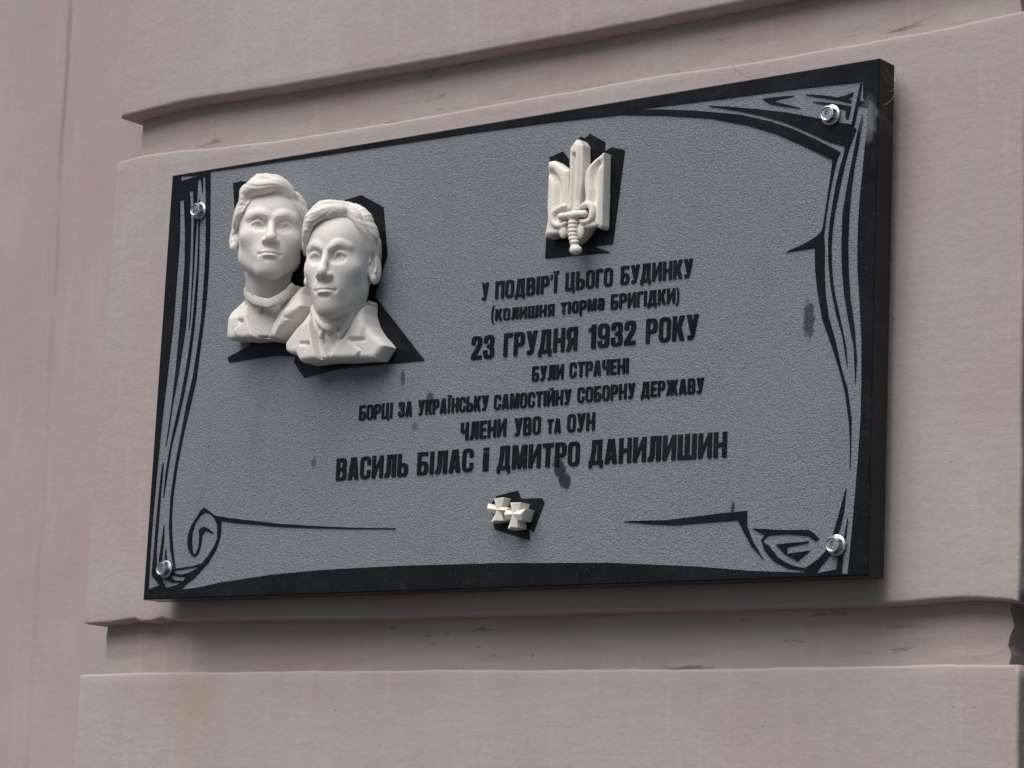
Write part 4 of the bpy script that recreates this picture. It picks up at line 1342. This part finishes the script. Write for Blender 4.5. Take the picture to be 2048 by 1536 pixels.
# ------------------------------------------------------------------ bolts
def bolt_meshes():
    fl = MB()
    n = 40
    prof = [(0.0, 0.0), (0.0158, 0.0), (0.0160, 0.0012), (0.0156, 0.0022), (0.0120, 0.0036)]
    vs, fs = [], []
    for (r, d) in prof[1:]:
        vs += [(r * math.cos(2 * math.pi * i / n), -d, r * math.sin(2 * math.pi * i / n)) for i in range(n)]
    for k in range(len(prof) - 2):
        for i in range(n):
            j = (i + 1) % n
            fs.append((k * n + i, k * n + j, (k + 1) * n + j, (k + 1) * n + i))
    fs.append(tuple((len(prof) - 2) * n + i for i in range(n)))
    fl.add(vs, fs)
    hx = MB()
    def hexr(ang, R):
        a = (ang % (math.pi / 3)) - math.pi / 6
        return R * math.cos(math.pi / 6) / math.cos(a)
    rings = []
    N = 48
    for (rr_, d, hexa) in ((0.0130, 0.003, 1), (0.0130, 0.0108, 1), (0.0122, 0.0122, 0.5), (0.0112, 0.0130, 0), (0.0098, 0.0133, 0), (0.0088, 0.0128, 0), (0.0084, 0.0117, 0), (0.004, 0.0116, 0)):
        R = []
        for i in range(N):
            an = 2 * math.pi * i / N
            q = hexr(an, rr_) * hexa + min(rr_, 0.0118 if hexa else rr_) * (1 - hexa)
            R.append((q * math.cos(an), -d, q * math.sin(an)))
        rings.append(R)
    vs = [p for R in rings for p in R]
    fs = []
    for k in range(len(rings) - 1):
        for i in range(N):
            j = (i + 1) % N
            fs.append((k * N + i, k * N + j, (k + 1) * N + j, (k + 1) * N + i))
    fs.append(tuple((len(rings) - 1) * N + i for i in range(N)))
    hx.add(vs, fs)
    mk = MB()
    for off in (-0.0016, 0.0020):
        q = [(-0.0045, 0.0022 + off), (-0.0022, -0.0022 + off), (0.0, 0.0016 + off), (0.0022, -0.0020 + off), (0.0045, 0.0024 + off)]
        mk.tube([(x, -0.0119, z) for x, z in q], 0.00055, 6)
    return fl, hx, mk


fl, hx, mk = bolt_meshes()
protos = None
for (x, y, turn, tilt, lab) in ((396, 421, 0.3, 0.0, 'shiny hex bolt at the plaque corner nearest the taller bust'),
                                (1659, 229, 0.6, 0.5, 'shiny hex bolt at the upper right corner of the plaque'),
                                (328, 1138, 0.1, 1.1, 'shiny hex bolt below the small curl at the lower left corner'),
                                (1670, 1090, 0.45, 0.7, 'shiny hex bolt beside the pointed leaf at the lower right corner')):
    p = px(x, y, -0.004)
    q = px(x, y, -0.004)
    root = empty('hex_bolt', lab, 'bolt', (p[0], -0.0002, p[2]), 'hex bolts holding the plaque')
    root.scale = (0.83, 0.83, 0.83)
    if protos is None:
        obs = []
        for nm, B in (('flange', fl), ('bolt_head', hx)):
            me = bpy.data.meshes.new(nm)
            me.from_pydata(B.v, [], B.f)
            me.materials.append(STEEL)
            me.polygons.foreach_set('use_smooth', [True] * len(me.polygons))
            o = bpy.data.objects.new(nm, me)
            COL.objects.link(o)
            md = o.modifiers.new('edges', 'EDGE_SPLIT')
            md.split_angle = math.radians(28)
            o.parent = root
            obs.append(o)
        me = bpy.data.meshes.new('head_marking')
        me.from_pydata(mk.v, [], mk.f)
        me.materials.append(STEEL)
        o = bpy.data.objects.new('head_marking', me)
        COL.objects.link(o)
        o.parent = obs[1]
        protos = (obs[0], obs[1], o)
        cur = protos
    else:
        f2, h2, k2 = (q.copy() for q in protos)
        for q in (f2, h2, k2):
            COL.objects.link(q)
        f2.parent = root
        h2.parent = root
        k2.parent = h2
        cur = (f2, h2, k2)
    cur[1].rotation_euler = (0, turn, 0)
    cur[2].rotation_euler = (0, tilt, 0)

# ------------------------------------------------------------------ cobweb strands on the plaque's upper right edge
B = MB()
rnd = random.Random(3)
for (a, b, sag) in (((1767, 150), (1792, 176), 4), ((1770, 132), (1793, 168), 6), ((1790, 140), (1796, 172), 2), ((1775, 182), (1797, 170), 5), ((1765, 210), (1795, 178), 8), ((1786, 178), (1802, 168), 2)):
    pts = []
    for i in range(9):
        t = i / 8
        x, y = a[0] + (b[0] - a[0]) * t, a[1] + (b[1] - a[1]) * t + sag * 4 * t * (1 - t)
        pts.append(tuple(px(x, y, 0.004 + 0.03 * t)))
    pts = [(max(p[0], W + 0.0006), p[1], p[2]) for p in pts]
    B.tube(pts, 0.00022, 5)
cw = B.build('cobweb', mat_plain('grey_cobweb', (0.32, 0.31, 0.30)))
cw['label'] = 'wispy grey cobweb clinging to the upper right edge of the plaque'
cw['category'] = 'cobweb'
